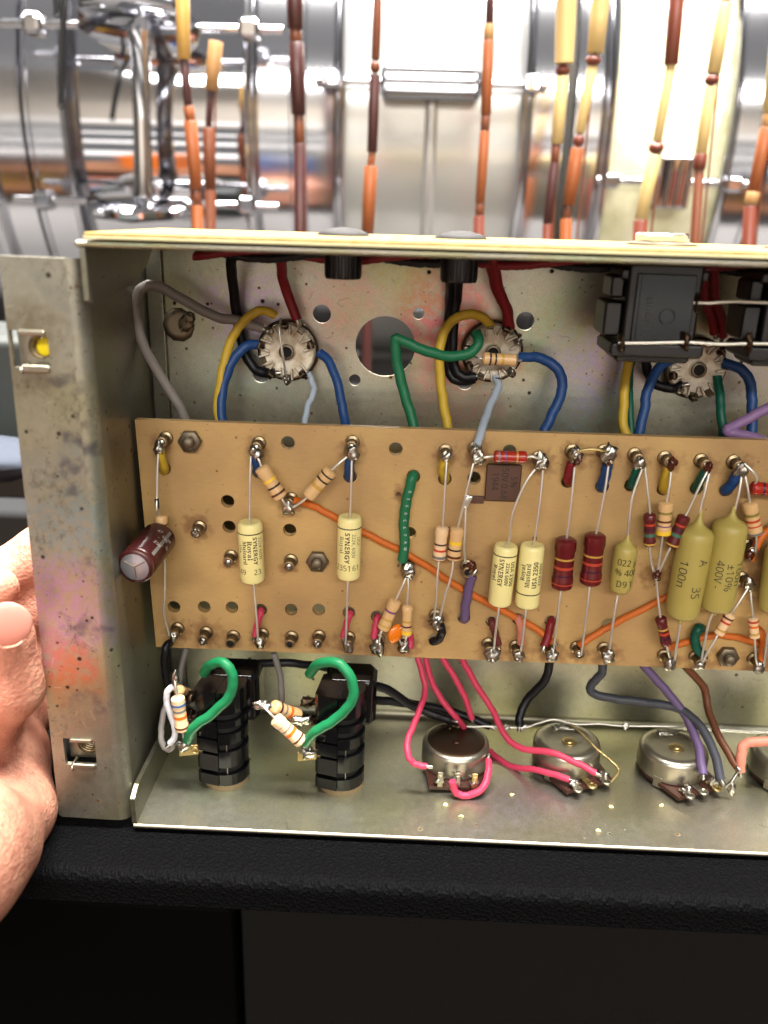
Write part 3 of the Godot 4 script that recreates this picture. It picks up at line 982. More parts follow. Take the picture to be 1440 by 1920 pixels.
func build_board() -> void:
	var bl: Vector3 = v(-0.2, 38.6, 27.0)
	var tl: Vector3 = v(-1.6, 109.9, 27.0)
	var tr: Vector3 = v(173.2, 110.2, 27.0)
	var br: Vector3 = v(186.0, 38.7, 27.0)
	board = thing("turret_board", "tan phenolic turret board with rows of soldered turrets, standing off the back panel", "circuit board", v((tl.x + tr.x) * 0.5, bl.y, B))
	var s := begin()
	var ex := (tr - tl).normalized() * 26.0
	var eb := (br - bl).normalized() * 26.0
	var holes := []
	for h in [v(41.2, 104.8, 27.0), v(71.4, 104.1, 27.0), v(23.6, 86.8, 27.0), v(23.7, 79.0, 27.0), v(41.4, 78.7, 27.0), v(76.2, 79.1, 27.0), v(93.7, 96.4, 27.0), v(103.0, 104.6, 27.0), v(6.1, 52.5, 27.0), v(15.3, 52.9, 27.0), v(23.7, 53.1, 27.0), v(32.4, 52.7, 27.0), v(41.6, 53.1, 27.0), v(49.9, 53.5, 27.0), v(58.9, 53.0, 27.0), v(67.4, 52.0, 27.0), v(5.8, 96.1, 27.0), v(32.8, 96.0, 27.0), v(58.7, 95.7, 27.0), v(76.6, 96.3, 27.0), v(85.5, 95.9, 27.0), v(120.1, 96.4, 27.0), v(129.7, 95.4, 27.0), v(137.7, 96.0, 27.0), v(146.9, 95.2, 27.0), v(156.0, 95.9, 27.0), v(164.3, 95.7, 27.0), v(93.4, 52.8, 27.0), v(85.1, 44.9, 27.0), v(101.9, 51.9, 27.0), v(109.6, 53.1, 27.0), v(119.3, 52.8, 27.0), v(136.3, 52.5, 27.0), v(163.5, 52.0, 27.0), v(180.5, 51.8, 27.0)]:
		holes.append(circle(Vector2(h.x, h.y), 1.95, 16))
	for h in [v(72.6, 90.8, 27.0), v(112.2, 78.9, 27.0)]:
		holes.append(circle(Vector2(h.x, h.y), 0.7, 10))
	sheet(s, PackedVector2Array([Vector2(bl.x, bl.y), Vector2((br + eb).x, (br + eb).y), Vector2((tr + ex).x, (tr + ex).y), Vector2(tl.x, tl.y)]), holes, B - 2.4, B, Basis.IDENTITY, Vector3.ZERO, Vector2(250, 91.67), Vector2(-5, 28))
	part("panel", s, M["board_phenolic"], board)
	for p in [v(6.9, 104.9, 32.0), v(33.1, 104.4, 32.0), v(59.3, 105.6, 32.0), v(85.2, 104.0, 32.0), v(93.4, 105.1, 32.0), v(111.1, 103.0, 32.0), v(120.2, 105.3, 32.0), v(128.9, 105.6, 32.0), v(137.5, 104.9, 32.0), v(145.9, 104.3, 32.0), v(155.9, 103.9, 32.0), v(164.8, 103.9, 32.0), v(41.9, 88.3, 32.0), v(15.2, 78.6, 32.0), v(24.1, 69.8, 32.0), v(41.7, 69.2, 32.0), v(76.1, 70.2, 32.0), v(6.9, 45.4, 32.0), v(15.6, 44.4, 32.0), v(32.8, 44.6, 32.0), v(50.0, 44.7, 32.0), v(59.1, 44.6, 32.0), v(68.0, 44.5, 32.0), v(75.8, 44.1, 32.0), v(84.9, 53.2, 32.0), v(101.2, 44.4, 32.0), v(109.5, 44.0, 32.0), v(119.4, 44.1, 32.0), v(127.8, 44.5, 32.0), v(135.9, 44.5, 32.0), v(154.1, 43.0, 32.0), v(163.5, 42.9, 32.0), v(180.9, 43.0, 32.0), v(172.9, 69.1, 32.0), v(172.6, 79.2, 32.0)]:
		turret(p)
	for p in [v(23.9, 43.5, 32.0), v(41.7, 44.0, 32.0), v(93.2, 69.6, 32.0)]:
		turret(p, true)
	# hex nuts that hold the board, each on its screw end
	for p in [v(13.9, 104.5, 27.0), v(49.6, 69.6, 27.0), v(172.7, 43.8, 27.0)]:
		var nt := begin()
		lathe(nt, v(p.x, p.y, B), v(p.x, p.y, B + 1), [Vector2(0, 3.1), Vector2(0.4, 3.3), Vector2(2.0, 3.3), Vector2(2.4, 2.8), Vector2(2.4, 1.6)], 6)
		var nu := part("hex_nut", nt, M["dull_steel"], board)
		var sc := begin()
		lathe(sc, v(p.x, p.y, B), v(p.x, p.y, B + 1), [Vector2(1.0, 1.55), Vector2(4.2, 1.55), Vector2(4.6, 1.1), Vector2(4.6, 0)], 14)
		for j in 4:
			ring(sc, v(p.x, p.y, B + 2.2 + j * 0.6), Vector3(0, 0, 1), 1.5, 0.22, 16, 6)
		part("screw_end", sc, M["dull_steel"], nu)
	# solder on the turrets
	var k := 0
	for p in [v(6.2, 103.4, 32.0), v(32.8, 103.1, 32.0), v(59.5, 104.1, 32.0), v(85.3, 104.0, 32.0), v(94.1, 104.2, 32.0), v(111.4, 103.0, 32.0), v(137.9, 104.0, 32.0), v(165.4, 102.9, 32.0), v(129.0, 106.2, 32.0), v(120.6, 106.3, 32.0), v(41.9, 87.3, 32.0), v(76.1, 69.0, 32.0), v(59.1, 44.0, 32.0), v(75.9, 44.6, 32.0), v(85.0, 53.3, 32.0), v(163.5, 42.8, 32.0), v(180.8, 42.7, 32.0), v(136.1, 44.7, 32.0), v(173.4, 69.1, 32.0), v(119.9, 44.0, 32.0), v(68.2, 44.3, 32.0), v(32.8, 44.1, 32.0), v(154.5, 42.5, 32.0), v(102.0, 43.3, 32.0), v(110.0, 43.3, 32.0)]:
		joint(p, 1.5 + 0.5 * float(k % 3) * 0.5, k * 13 + 3)
		k += 1
	for p in [v(146.6, 104.0, 32.0), v(156.4, 103.5, 32.0), v(129.5, 104.6, 32.0), v(147.0, 71.1, 32.0), v(171.8, 78.4, 32.0), v(94.2, 71.6, 32.0), v(121.0, 104.3, 32.0)]:
		joint(p, 1.2, k * 7, Vector3(1, 1.3, 1), "flux")
		k += 1
	for p in [v(15.7, 44.1, 32.2), v(50.0, 44.5, 32.2), v(15.3, 79.0, 32.2), v(7.1, 45.2, 32.2), v(172.8, 70.3, 32.2)]:
		joint(p, 1.1, k * 5)
		k += 1

# ------------------------------------------------------------------ valve sockets
func socket(c: Vector3, label: String, turn: float, seed_at: int) -> void:
	var o := thing("valve_socket", label, "socket", c, "nine pin valve sockets in the back panel")
	var b := begin()
	lathe(b, c + v(0, 0, -6), c, [Vector2(0, 0), Vector2(0, 8.2), Vector2(6, 8.2), Vector2(8.2, 8.3), Vector2(9.0, 7.7), Vector2(9.1, 5.4), Vector2(8.6, 4.8), Vector2(8.5, 2.6), Vector2(9.4, 2.4), Vector2(9.4, 1.55), Vector2(2, 1.5)], 36)
	var body := part("ceramic_body", b, M["ceramic"], o)
	var hole := begin()
	lathe(hole, c + v(0, 0, 3.0), c + v(0, 0, 4), [Vector2(0, 1.6), Vector2(0.02, 0)], 16)
	part("centre_hole", hole, M["hole_black"], body)
	var sp := begin()
	lathe(sp, c + v(0, 0, 2), c + v(0, 0, 3), [Vector2(0, 2.3), Vector2(2.0, 2.3), Vector2(2.2, 2.1), Vector2(2.2, 1.6), Vector2(0.5, 1.5)], 20)
	part("spigot", sp, M["dull_steel"], o)
	var rg := begin()
	ring(rg, c + v(0, 0, 0.5), Vector3(0, 0, 1), 8.75, 0.42, 40, 8)
	part("retaining_ring", rg, M["dark_nickel"], o)
	for k in 9:
		var a := turn + TAU * k / 10.0
		var d := Vector3(cos(a), sin(a), 0)
		var bs := Basis(d, Vector3(-d.y, d.x, 0), Vector3(0, 0, 1))
		var rb := begin()
		box(rb, c + d * 6.6 + v(0, 0, 3.2) + bs.y * 1.25, v(3.4, 0.6, 2.4), 0.2, bs)
		box(rb, c + d * 6.6 + v(0, 0, 3.2) - bs.y * 1.25, v(3.4, 0.6, 2.4), 0.2, bs)
		part("rib", rb, M["ceramic"], body)
		var tg := begin()
		var lean := Basis(bs.y, 0.25)
		box(tg, c + d * 7.2 + v(0, 0, 4.0), v(0.55, 1.9, 5.6), 0.12, lean * bs)
		var t := part("pin_tag", tg, M["dull_steel"], o)
		if (k * 7 + seed_at) % 4 != 0:
			var sd := begin()
			blob(sd, c + d * 7.9 + v(0, 0, 5.3), v(1.2, 1.1, 1.2), 0.5, seed_at + k, bs)
			part("solder_joint", sd, M["solder" if (k + seed_at) % 2 == 0 else "dark_nickel"], t)

func build_sockets() -> void:
	socket(v(38.1, 126.7, 2.5), "cream ceramic valve socket at left, linked across by a bare wire", 0.35, 1)
	socket(v(98.6, 128.4, 2.5), "cream ceramic valve socket in the middle, a tan resistor soldered across it", 0.5, 2)
	socket(v(158.7, 125.4, 2.5), "cream ceramic valve socket half hidden under the black output jack", 0.2, 4)
	org = v(39.0, 130.3, 9.0)
	var st := begin()
	tube(st, [v(36.7, 136.5, 7.0), v(36.6, 133.3, 9.5), v(37.3, 127.2, 9.5), v(37.9, 120.6, 7.0)], 0.35, 8)
	solo("link_wire", st, M["lead"], "bare wire linking two tags across the left valve socket", "wire")

# ------------------------------------------------------------------ wires
func wire(colour: String, r: float, pts: Array, label: String, group := "", n := "") -> void:
	org = pts[0]
	var st := begin()
	var p := smooth(pts, 6)
	var nz := FastNoiseLite.new()
	nz.seed = int(pts[0].x * 7.0 + pts[0].y)
	nz.frequency = 0.11
	for i in range(1, p.size() - 1):
		p[i] += v(nz.get_noise_1d(i * 3.0), nz.get_noise_1d(i * 3.0 + 300.0), nz.get_noise_1d(i * 3.0 + 600.0)) * 0.28
	tube(st, p, r * 0.93, 12, false)
	var w := solo(n if n != "" else colour, st, M[colour], label, "wire", group)
	var tip := begin()
	var e: Vector3 = p[p.size() - 1]
	var d := (e - p[p.size() - 2] as Vector3).normalized()
	tube(tip, [e - d * 0.3, e + d * 0.8, e + d * 1.7 + v(0, 0, -0.3)], r * 0.5, 8)
	part("stripped_end", tip, M["solder"], w)

func build_wires() -> void:
	# heater leads twisted along the top
	for k in 2:
		var pts := []
		for i in 61:
			var x := 15.0 + i * 3.3
			var ph := x / 44.0 * TAU + PI * k
			pts.append(v(x, 154.6 + 1.1 * sin(ph), 18.0 + 1.3 * cos(ph)))
		wire("black_wire" if k == 0 else "red_wire", 1.2, pts, ["black heater wire twisted with the red one under the top lip", "dark red heater wire twisted with the black one under the top lip"][k])
	wire("grey_wire", 1.55, [v(9.7, 105.1, 14.0), v(7.8, 110.7, 14.0), v(2.4, 119.9, 14.0), v(-1.6, 129.1, 15.0), v(-2.8, 138.8, 16.0), v(-1.2, 143.9, 16.0), v(2.8, 145.4, 15.0), v(9.5, 141.8, 13.0), v(17.7, 137.0, 10.0), v(24.9, 135.5, 8.0), v(31.2, 133.4, 7.0)], "grey wire looping from the left corner to the left valve socket")
	wire("yellow_wire", 1.45, [v(34.9, 137.2, 7.0), v(31.5, 138.7, 8.0), v(27.0, 136.4, 9.0), v(22.5, 129.9, 10.0), v(20.0, 120.9, 12.0), v(18.8, 111.8, 14.0), v(18.6, 105.9, 16.0), v(7.5, 98.6, 20.0), v(4.3, 93.5, 22.0), v(6.1, 96.1, 28.0), v(6.3, 99.6, 30.5), v(6.2, 102.8, 31.5)], "yellow wire from the left valve socket to the far left turret")
	wire("blue_wire", 1.55, [v(30.3, 129.0, 7.0), v(26.5, 128.3, 9.0), v(22.7, 123.6, 11.0), v(20.3, 116.4, 13.0), v(20.5, 107.6, 16.0), v(26.1, 97.6, 20.0), v(32.0, 94.7, 23.0), v(33.0, 96.3, 28.0), v(32.8, 99.5, 30.0), v(32.6, 102.6, 31.0)], "blue wire leaving the left side of the left valve socket")
	wire("blue_wire", 1.5, [v(47.7, 127.2, 7.0), v(51.1, 124.5, 9.0), v(53.9, 118.1, 12.0), v(55.8, 110.0, 14.0), v(57.5, 102.0, 20.0), v(58.4, 94.4, 23.0), v(58.6, 96.1, 28.0), v(58.7, 99.9, 30.0), v(59.2, 103.5, 31.0)], "blue wire leaving the right side of the left valve socket")
	wire("black_wire", 1.6, [v(25.1, 155.3, 16.0), v(23.7, 150.8, 12.0), v(23.2, 141.6, 6.0), v(24.0, 131.4, 4.0), v(25.9, 124.4, 4.0), v(29.5, 120.6, 5.0), v(34.5, 120.4, 6.5)], "black wire curving under the left valve socket from the top lip")
	wire("red_wire", 1.6, [v(38.6, 154.6, 18.0), v(37.8, 148.2, 10.0), v(39.3, 141.8, 7.0), v(41.4, 136.2, 7.0)], "red wire dropping from the top lip to the left valve socket")
	wire("pale_wire", 1.0, [v(44.3, 120.8, 5.0), v(45.3, 118.1, 5.0), v(46.3, 115.5, 8.0), v(44.8, 111.5, 12.0), v(44.4, 106.8, 16.0)], "thin pale wire below the left valve socket")
	wire("green_wire", 1.6, [v(93.1, 134.7, 9.0), v(93.8, 132.3, 11.0), v(92.0, 129.4, 12.0), v(86.0, 128.1, 13.0), v(77.6, 130.0, 14.0), v(71.4, 132.5, 14.0), v(70.1, 132.0, 14.0), v(71.1, 124.5, 14.0), v(73.5, 116.3, 15.0), v(76.4, 108.2, 17.0), v(76.8, 99.5, 20.0), v(76.6, 95.4, 24.0), v(76.4, 97.0, 29.0), v(75.2, 91.3, 29.5), v(74.4, 84.0, 29.5), v(74.9, 76.9, 30.0), v(74.3, 71.8, 30.5)], "green wire crossing the big hole and running down the board")
	var gw := get_node("green_wire")
	var gp := [v(76.4, 97.0, 29.0), v(75.2, 91.3, 29.5), v(74.4, 84.0, 29.5), v(74.9, 76.9, 30.0), v(74.3, 71.8, 30.5)]
	org = gw.position * 1000.0
	for k in 10:
		var sm := smooth(gp, 10)
		var i0 := 4 + k * 3
		var pa: Vector3 = sm[mini(i0, sm.size() - 2)]
		var pb: Vector3 = sm[mini(i0 + 3, sm.size() - 1)]
		print_on(gw, ["0", "0", "3", "6", "0", "C", "E", "F", "A", "W"][k], M["ink_white"], pa, pb, 1.63, 0.4, 0.15, 0.85, true)
	wire("yellow_wire", 1.5, [v(97.3, 136.1, 7.0), v(94.0, 139.1, 8.0), v(89.6, 139.4, 9.0), v(85.3, 137.0, 10.0), v(83.0, 131.4, 12.0), v(83.2, 123.2, 13.0), v(84.7, 114.3, 15.0), v(86.2, 107.0, 17.0), v(85.9, 98.2, 20.0), v(85.7, 94.7, 23.0), v(85.4, 96.5, 28.0), v(84.7, 99.9, 30.0), v(85.2, 102.7, 31.0)], "yellow wire arching over the middle valve socket's left side")
	wire("black_wire", 1.5, [v(84.7, 152.1, 16.0), v(85.2, 143.4, 6.0), v(85.3, 134.1, 4.0), v(85.7, 124.8, 4.0), v(87.2, 120.6, 5.0), v(90.7, 119.7, 5.5), v(93.8, 120.7, 6.0)], "left one of two black wires curving under the middle socket")
	wire("black_wire", 1.5, [v(87.0, 151.8, 17.0), v(87.2, 144.3, 7.0), v(86.6, 136.0, 6.0), v(87.3, 125.3, 6.5), v(89.9, 121.4, 7.0), v(94.0, 121.5, 7.0)], "right one of two black wires curving under the middle socket")
	wire("red_wire", 1.7, [v(95.0, 156.0, 18.0), v(97.4, 148.5, 10.0), v(100.6, 142.6, 7.5), v(101.9, 140.3, 7.0), v(102.0, 135.3, 6.5)], "red wire dropping from the top lip to the middle socket", "red heater wires at the middle socket")
	wire("red_wire", 1.5, [v(95.4, 156.1, 20.0), v(98.1, 148.0, 12.0), v(101.3, 141.3, 9.0), v(103.0, 135.7, 7.0)], "red wire lying on its twin at the middle socket", "red heater wires at the middle socket")
	wire("blue_wire", 1.6, [v(106.4, 127.5, 7.0), v(110.8, 128.0, 9.0), v(115.2, 126.6, 11.0), v(118.1, 122.9, 12.0), v(118.1, 117.4, 13.0), v(115.5, 111.5, 15.0), v(114.5, 106.4, 17.0), v(123.4, 98.0, 20.0), v(130.7, 94.1, 23.0), v(129.3, 95.7, 28.0), v(129.5, 99.7, 30.0), v(129.4, 103.1, 31.0)], "blue wire leaving the right side of the middle socket")
	wire("pale_wire", 1.25, [v(99.9, 121.7, 7.0), v(100.2, 119.0, 11.0), v(97.4, 114.7, 18.0), v(95.2, 111.1, 26.0), v(93.4, 107.0, 31.0)], "pale blue wire from the middle socket over the board edge")
	wire("yellow_wire", 1.45, [v(155.2, 136.7, 7.0), v(147.4, 135.9, 8.0), v(139.4, 132.0, 9.0), v(137.0, 126.0, 10.0), v(136.4, 117.2, 13.0), v(137.1, 108.6, 16.0), v(144.6, 98.8, 20.0), v(148.3, 94.0, 23.0), v(146.5, 95.8, 28.0), v(146.0, 99.6, 30.0), v(146.1, 102.8, 31.0)], "yellow wire left of the right hand socket")
	wire("dark_green_wire", 1.1, [v(139.1, 128.3, 7.0), v(138.6, 123.9, 7.0), v(138.6, 115.5, 12.0), v(139.3, 105.5, 16.0), v(139.2, 98.6, 20.0), v(138.8, 94.7, 23.0), v(137.3, 96.3, 28.0), v(137.5, 100.0, 30.0), v(137.7, 103.1, 31.0)], "dark green wire close behind the yellow one at the right hand socket")
	wire("blue_wire", 1.55, [v(150.6, 128.7, 7.0), v(146.2, 126.1, 9.0), v(143.1, 120.4, 12.0), v(142.3, 114.5, 14.0), v(141.1, 107.9, 16.0)], "blue wire at the left of the right hand socket")
	wire("black_wire", 1.5, [v(142.6, 130.1, 6.0), v(144.3, 124.5, 5.0), v(147.6, 120.4, 5.0), v(152.1, 119.8, 6.0), v(154.4, 121.0, 7.0)], "black wire under the right hand socket")
	wire("dark_green_wire", 1.4, [v(164.0, 124.0, 7.0), v(164.5, 119.1, 10.0), v(164.7, 113.5, 13.0), v(165.3, 107.7, 15.0), v(161.3, 99.4, 20.0), v(157.6, 94.6, 23.0), v(155.5, 95.9, 28.0), v(155.8, 99.5, 30.0), v(156.3, 102.5, 31.0)], "dark green wire below the right hand socket")
	wire("blue_wire", 1.6, [v(164.9, 127.9, 7.0), v(169.0, 126.8, 9.0), v(172.3, 123.3, 10.0), v(173.4, 116.7, 12.0), v(173.5, 108.0, 15.0), v(169.1, 98.1, 20.0), v(166.0, 94.5, 23.0), v(163.7, 96.0, 28.0), v(164.5, 98.7, 30.0), v(164.8, 101.6, 31.0)], "blue wire at the right of the right hand socket")
	wire("lilac_wire", 1.6, [v(181.4, 120.0, 15.0), v(175.0, 116.1, 16.0), v(168.5, 112.3, 17.0), v(165.0, 110.4, 18.0), v(169.4, 109.4, 18.0), v(175.6, 108.1, 18.0)], "lilac wire folding back at the right edge above the board")
	wire("red_wire", 1.4, [v(150.8, 157.7, 20.0), v(155.4, 146.1, 12.0), v(158.8, 141.5, 9.0), v(161.3, 136.2, 7.0)], "left one of two red wires between the black output jacks")
	wire("red_wire", 1.4, [v(153.3, 157.7, 20.0), v(158.4, 146.2, 12.0), v(162.3, 140.2, 9.0), v(163.7, 135.5, 7.0)], "right one of two red wires between the black output jacks")
	# on the board
	wire("orange_wire", 1.15, [v(43.1, 89.3, 31.0), v(46.2, 87.9, 29.0), v(51.9, 85.1, 28.3), v(60.4, 80.6, 28.3), v(76.0, 72.9, 28.3), v(91.2, 63.4, 28.3), v(107.5, 54.6, 28.3), v(115.7, 50.4, 28.8), v(119.9, 47.2, 30.0)], "long orange wire slanting across the board behind the capacitors", "orange supply wires lying on the board")
	wire("orange_wire", 1.1, [v(127.6, 46.3, 30.0), v(134.6, 51.0, 28.3), v(143.3, 57.0, 28.3), v(151.9, 62.6, 28.3), v(163.0, 70.7, 28.3), v(172.5, 77.7, 28.3)], "orange wire rising right behind the two big mustard capacitors")
	wire("orange_wire", 1.1, [v(153.6, 46.7, 30.0), v(160.1, 48.5, 28.5), v(168.5, 50.8, 28.3), v(176.4, 50.0, 28.3), v(182.2, 48.2, 28.3)], "orange wire running level beside the lower right hex nut")
	wire("orange_wire", 1.3, [v(180.4, 52.7, 27.0), v(180.0, 53.4, 30.0), v(181.6, 50.0, 30.0), v(181.6, 44.3, 31.0)], "short thick orange wire at the lower right edge of the board")
	wire("orange_wire", 1.3, [v(172.5, 76.4, 31.0), v(174.8, 82.6, 30.0), v(178.2, 86.3, 29.0)], "short orange wire at the right edge of the board's middle")
	wire("red_wire", 1.35, [v(120.7, 95.5, 24.0), v(119.7, 97.0, 28.5), v(119.3, 100.1, 30.0), v(119.7, 103.0, 31.0)], "short red wire from a hole to the upper turret beside the link")
	wire("red_wire", 1.35, [v(119.9, 51.3, 24.0), v(119.1, 53.2, 28.5), v(118.4, 49.7, 30.0), v(117.2, 46.6, 31.5)], "short red wire at the lower end of the left wine red resistor")
	for w in [[489, 1143, 483, 1172, 478, 1192, "short pink wire under the left cream capacitor"], [654, 1148, 648, 1172, 643, 1195, "short pink wire under the second cream capacitor"], [707, 1156, 706, 1175, 700, 1195, "short pink wire left of the orange disc capacitor"]]:
		pass
	wire("pink_wire", 1.05, [v(31.9, 51.2, 24.0), v(32.8, 53.0, 28.5), v(32.1, 50.3, 30.0), v(31.2, 46.0, 31.0)], "short pink wire under the left cream capacitor")
	wire("pink_wire", 1.05, [v(58.7, 51.5, 24.0), v(59.4, 53.4, 28.5), v(58.5, 51.0, 30.0), v(57.7, 46.7, 31.0)], "short pink wire under the second cream capacitor")
	wire("pink_wire", 1.1, [v(67.4, 50.5, 24.0), v(67.7, 52.4, 28.5), v(67.1, 50.1, 30.0), v(66.8, 46.9, 31.0)], "short pink wire left of the orange disc capacitor")
	wire("pink_wire", 1.1, [v(77.5, 44.0, 31.0), v(77.8, 45.8, 30.0), v(77.4, 46.8, 28.0), v(77.4, 45.1, 24.0)], "short pink wire right of the orange disc capacitor")
	wire("black_wire", 1.35, [v(85.2, 43.4, 25.0), v(84.5, 45.5, 29.0), v(86.2, 46.9, 30.0), v(86.9, 50.1, 31.0), v(86.3, 52.6, 31.5)], "short black wire hooked under the middle twin resistors")
	wire("violet_wire", 1.5, [v(93.6, 51.4, 25.0), v(93.4, 53.8, 29.0), v(93.5, 60.0, 30.0), v(94.1, 65.4, 30.5), v(94.8, 68.5, 31.0)], "short violet wire below the hollow turret in mid board")
	wire("maroon_wire", 1.2, [v(102.3, 50.4, 24.0), v(101.6, 52.5, 28.5), v(102.7, 49.4, 29.0), v(104.0, 45.3, 29.0)], "short brown wire under the left white-yellow capacitor")
	wire("salmon_wire", 1.25, [v(109.8, 52.0, 24.0), v(109.3, 53.9, 28.5), v(110.2, 50.9, 29.5), v(110.6, 46.2, 30.0)], "short dull pink wire under the right white-yellow capacitor")
	wire("dark_green_wire", 1.5, [v(164.9, 51.3, 25.0), v(162.2, 53.6, 29.5), v(161.4, 50.8, 30.0), v(162.2, 47.6, 30.5), v(164.2, 45.6, 31.0)], "short dark green wire hooked beside the lower right turret")
	# below the board
	wire("black_wire", 1.3, [v(5.0, 41.9, 30.0), v(4.7, 41.7, 33.0), v(4.1, 35.4, 33.0), v(4.9, 26.2, 33.0), v(6.2, 19.9, 32.0)], "black wire dropping from the board's lower left corner")
	wire("pink_wire", 1.05, [v(80.2, 34.8, 20.0), v(83.0, 26.3, 24.0), v(81.2, 21.3, 30.0), v(78.1, 17.0, 38.0), v(78.2, 14.2, 42.0), v(80.4, 11.7, 43.0), v(83.9, 11.1, 43.0)], "left pink wire bowing round the brown lugged control")
	wire("pink_wire", 1.05, [v(82.9, 33.8, 18.0), v(84.9, 26.8, 20.0), v(88.9, 20.5, 22.0), v(93.2, 16.1, 24.0), v(98.3, 7.0, 19.0), v(104.7, 1.8, 20.0), v(111.1, 0.4, 26.0), v(119.2, 4.0, 33.0), v(127.8, 4.8, 38.0)], "pink wire passing behind the brown control to the next one's nearer lug")
	wire("pink_wire", 1.05, [v(88.0, 34.1, 18.0), v(92.8, 27.2, 20.0), v(96.0, 21.1, 21.0), v(98.5, 14.4, 22.0)], "short pink wire ending behind the brown lugged control")
	wire("pink_wire", 1.1, [v(94.2, 34.4, 18.0), v(99.3, 25.6, 20.0), v(104.2, 19.2, 22.0), v(108.8, 10.9, 24.0), v(113.6, 8.6, 28.0), v(122.1, 10.3, 32.0), v(129.0, 9.3, 35.0), v(135.5, 7.6, 38.0)], "right pink wire swinging across the second control's top")
	wire("pink_wire", 1.15, [v(91.8, 6.2, 43.0), v(92.8, 2.4, 43.0), v(96.4, 1.2, 43.0), v(101.1, 3.4, 42.0), v(102.9, 5.9, 38.0), v(103.3, 7.8, 34.0)], "pink wire looping under the brown control's front lugs")
	wire("black_wire", 1.5, [v(65.2, 28.1, 26.0), v(71.8, 24.8, 24.0), v(78.8, 18.6, 22.0), v(86.6, 15.4, 22.0), v(92.5, 14.7, 24.0)], "upper black wire from the right input jack to the brown control")
	wire("black_wire", 1.5, [v(65.1, 19.9, 22.0), v(73.6, 17.6, 19.0), v(87.6, 14.0, 16.0), v(98.2, 11.7, 17.0), v(105.1, 9.9, 19.0)], "lower black wire from the right input jack along the floor")
	wire("black_wire", 1.4, [v(27.9, 31.1, 22.0), v(39.1, 29.7, 18.0), v(53.1, 30.9, 22.0)], "black wire joining the tops of the two input jacks")
	wire("black_wire", 1.5, [v(122.0, 34.1, 18.0), v(121.4, 26.8, 17.0), v(116.8, 19.0, 16.0), v(114.4, 14.2, 18.0), v(114.2, 11.1, 20.0)], "black wire curving down between the first two controls")
	wire("slate_wire", 1.5, [v(138.1, 36.0, 20.0), v(138.8, 30.7, 18.0), v(136.2, 25.5, 17.0), v(137.2, 22.6, 17.0), v(143.6, 21.6, 18.0), v(154.0, 21.8, 20.0), v(163.2, 21.8, 23.0), v(168.8, 18.6, 28.0), v(171.7, 13.5, 33.0), v(173.3, 7.2, 38.0)], "dark grey wire curling along the back to the third control's lugs")
	wire("violet_wire", 1.45, [v(151.2, 34.5, 18.0), v(157.4, 28.3, 20.0), v(164.5, 20.6, 24.0), v(167.7, 14.1, 30.0), v(168.0, 8.1, 37.0)], "violet wire slanting down to the third control")
	wire("brown_wire", 1.3, [v(164.6, 34.2, 18.0), v(171.6, 26.8, 18.0), v(172.8, 21.0, 21.0), v(175.1, 15.0, 28.0), v(178.2, 10.6, 36.0)], "brown wire bending down right of the third control")
	wire("salmon_wire", 1.6, [v(191.6, 19.1, 34.0), v(183.7, 18.5, 34.0), v(180.0, 17.3, 34.0), v(179.1, 14.4, 35.0), v(179.4, 9.2, 36.0)], "salmon wire with a square bend at the right edge")
	wire("grey_wire", 1.0, [v(7.2, 34.7, 20.0), v(5.8, 29.1, 22.0), v(5.7, 23.8, 26.0), v(3.7, 22.3, 33.0), v(3.3, 18.0, 38.0), v(4.2, 13.5, 41.0), v(6.6, 12.4, 42.0), v(8.3, 15.7, 43.0)], "grey wire coming from behind the board round the left input jack")
	wire("grey_wire", 1.1, [v(34.9, 34.1, 20.0), v(36.6, 27.4, 20.0), v(37.3, 20.3, 21.0), v(37.4, 11.0, 22.0)], "faint grey wire standing between the two input jacks")
	wire("white_wire", 1.0, [v(10.0, 36.0, 45.0), v(8.4, 35.1, 46.0), v(8.0, 30.8, 46.0), v(9.5, 24.6, 46.0), v(9.7, 20.0, 46.0), v(8.0, 17.4, 46.0)], "white wire hugging the resistor of the left input jack")
	wire("jade_wire", 1.6, [v(17.7, 37.9, 40.0), v(20.9, 43.2, 44.0), v(25.3, 45.6, 47.0), v(27.8, 42.1, 48.0), v(26.7, 35.6, 48.0), v(21.6, 29.6, 48.0), v(16.3, 25.0, 48.0), v(13.5, 19.1, 46.5)], "bright green wire hooping over the left input jack")
	wire("jade_wire", 1.6, [v(48.6, 39.0, 40.0), v(51.8, 44.8, 44.0), v(57.2, 47.1, 47.0), v(61.2, 43.3, 48.5), v(61.7, 36.7, 49.0), v(57.2, 30.2, 49.0), v(51.1, 25.3, 48.5), v(48.2, 20.1, 47.0)], "bright green wire hooping over the right input jack")

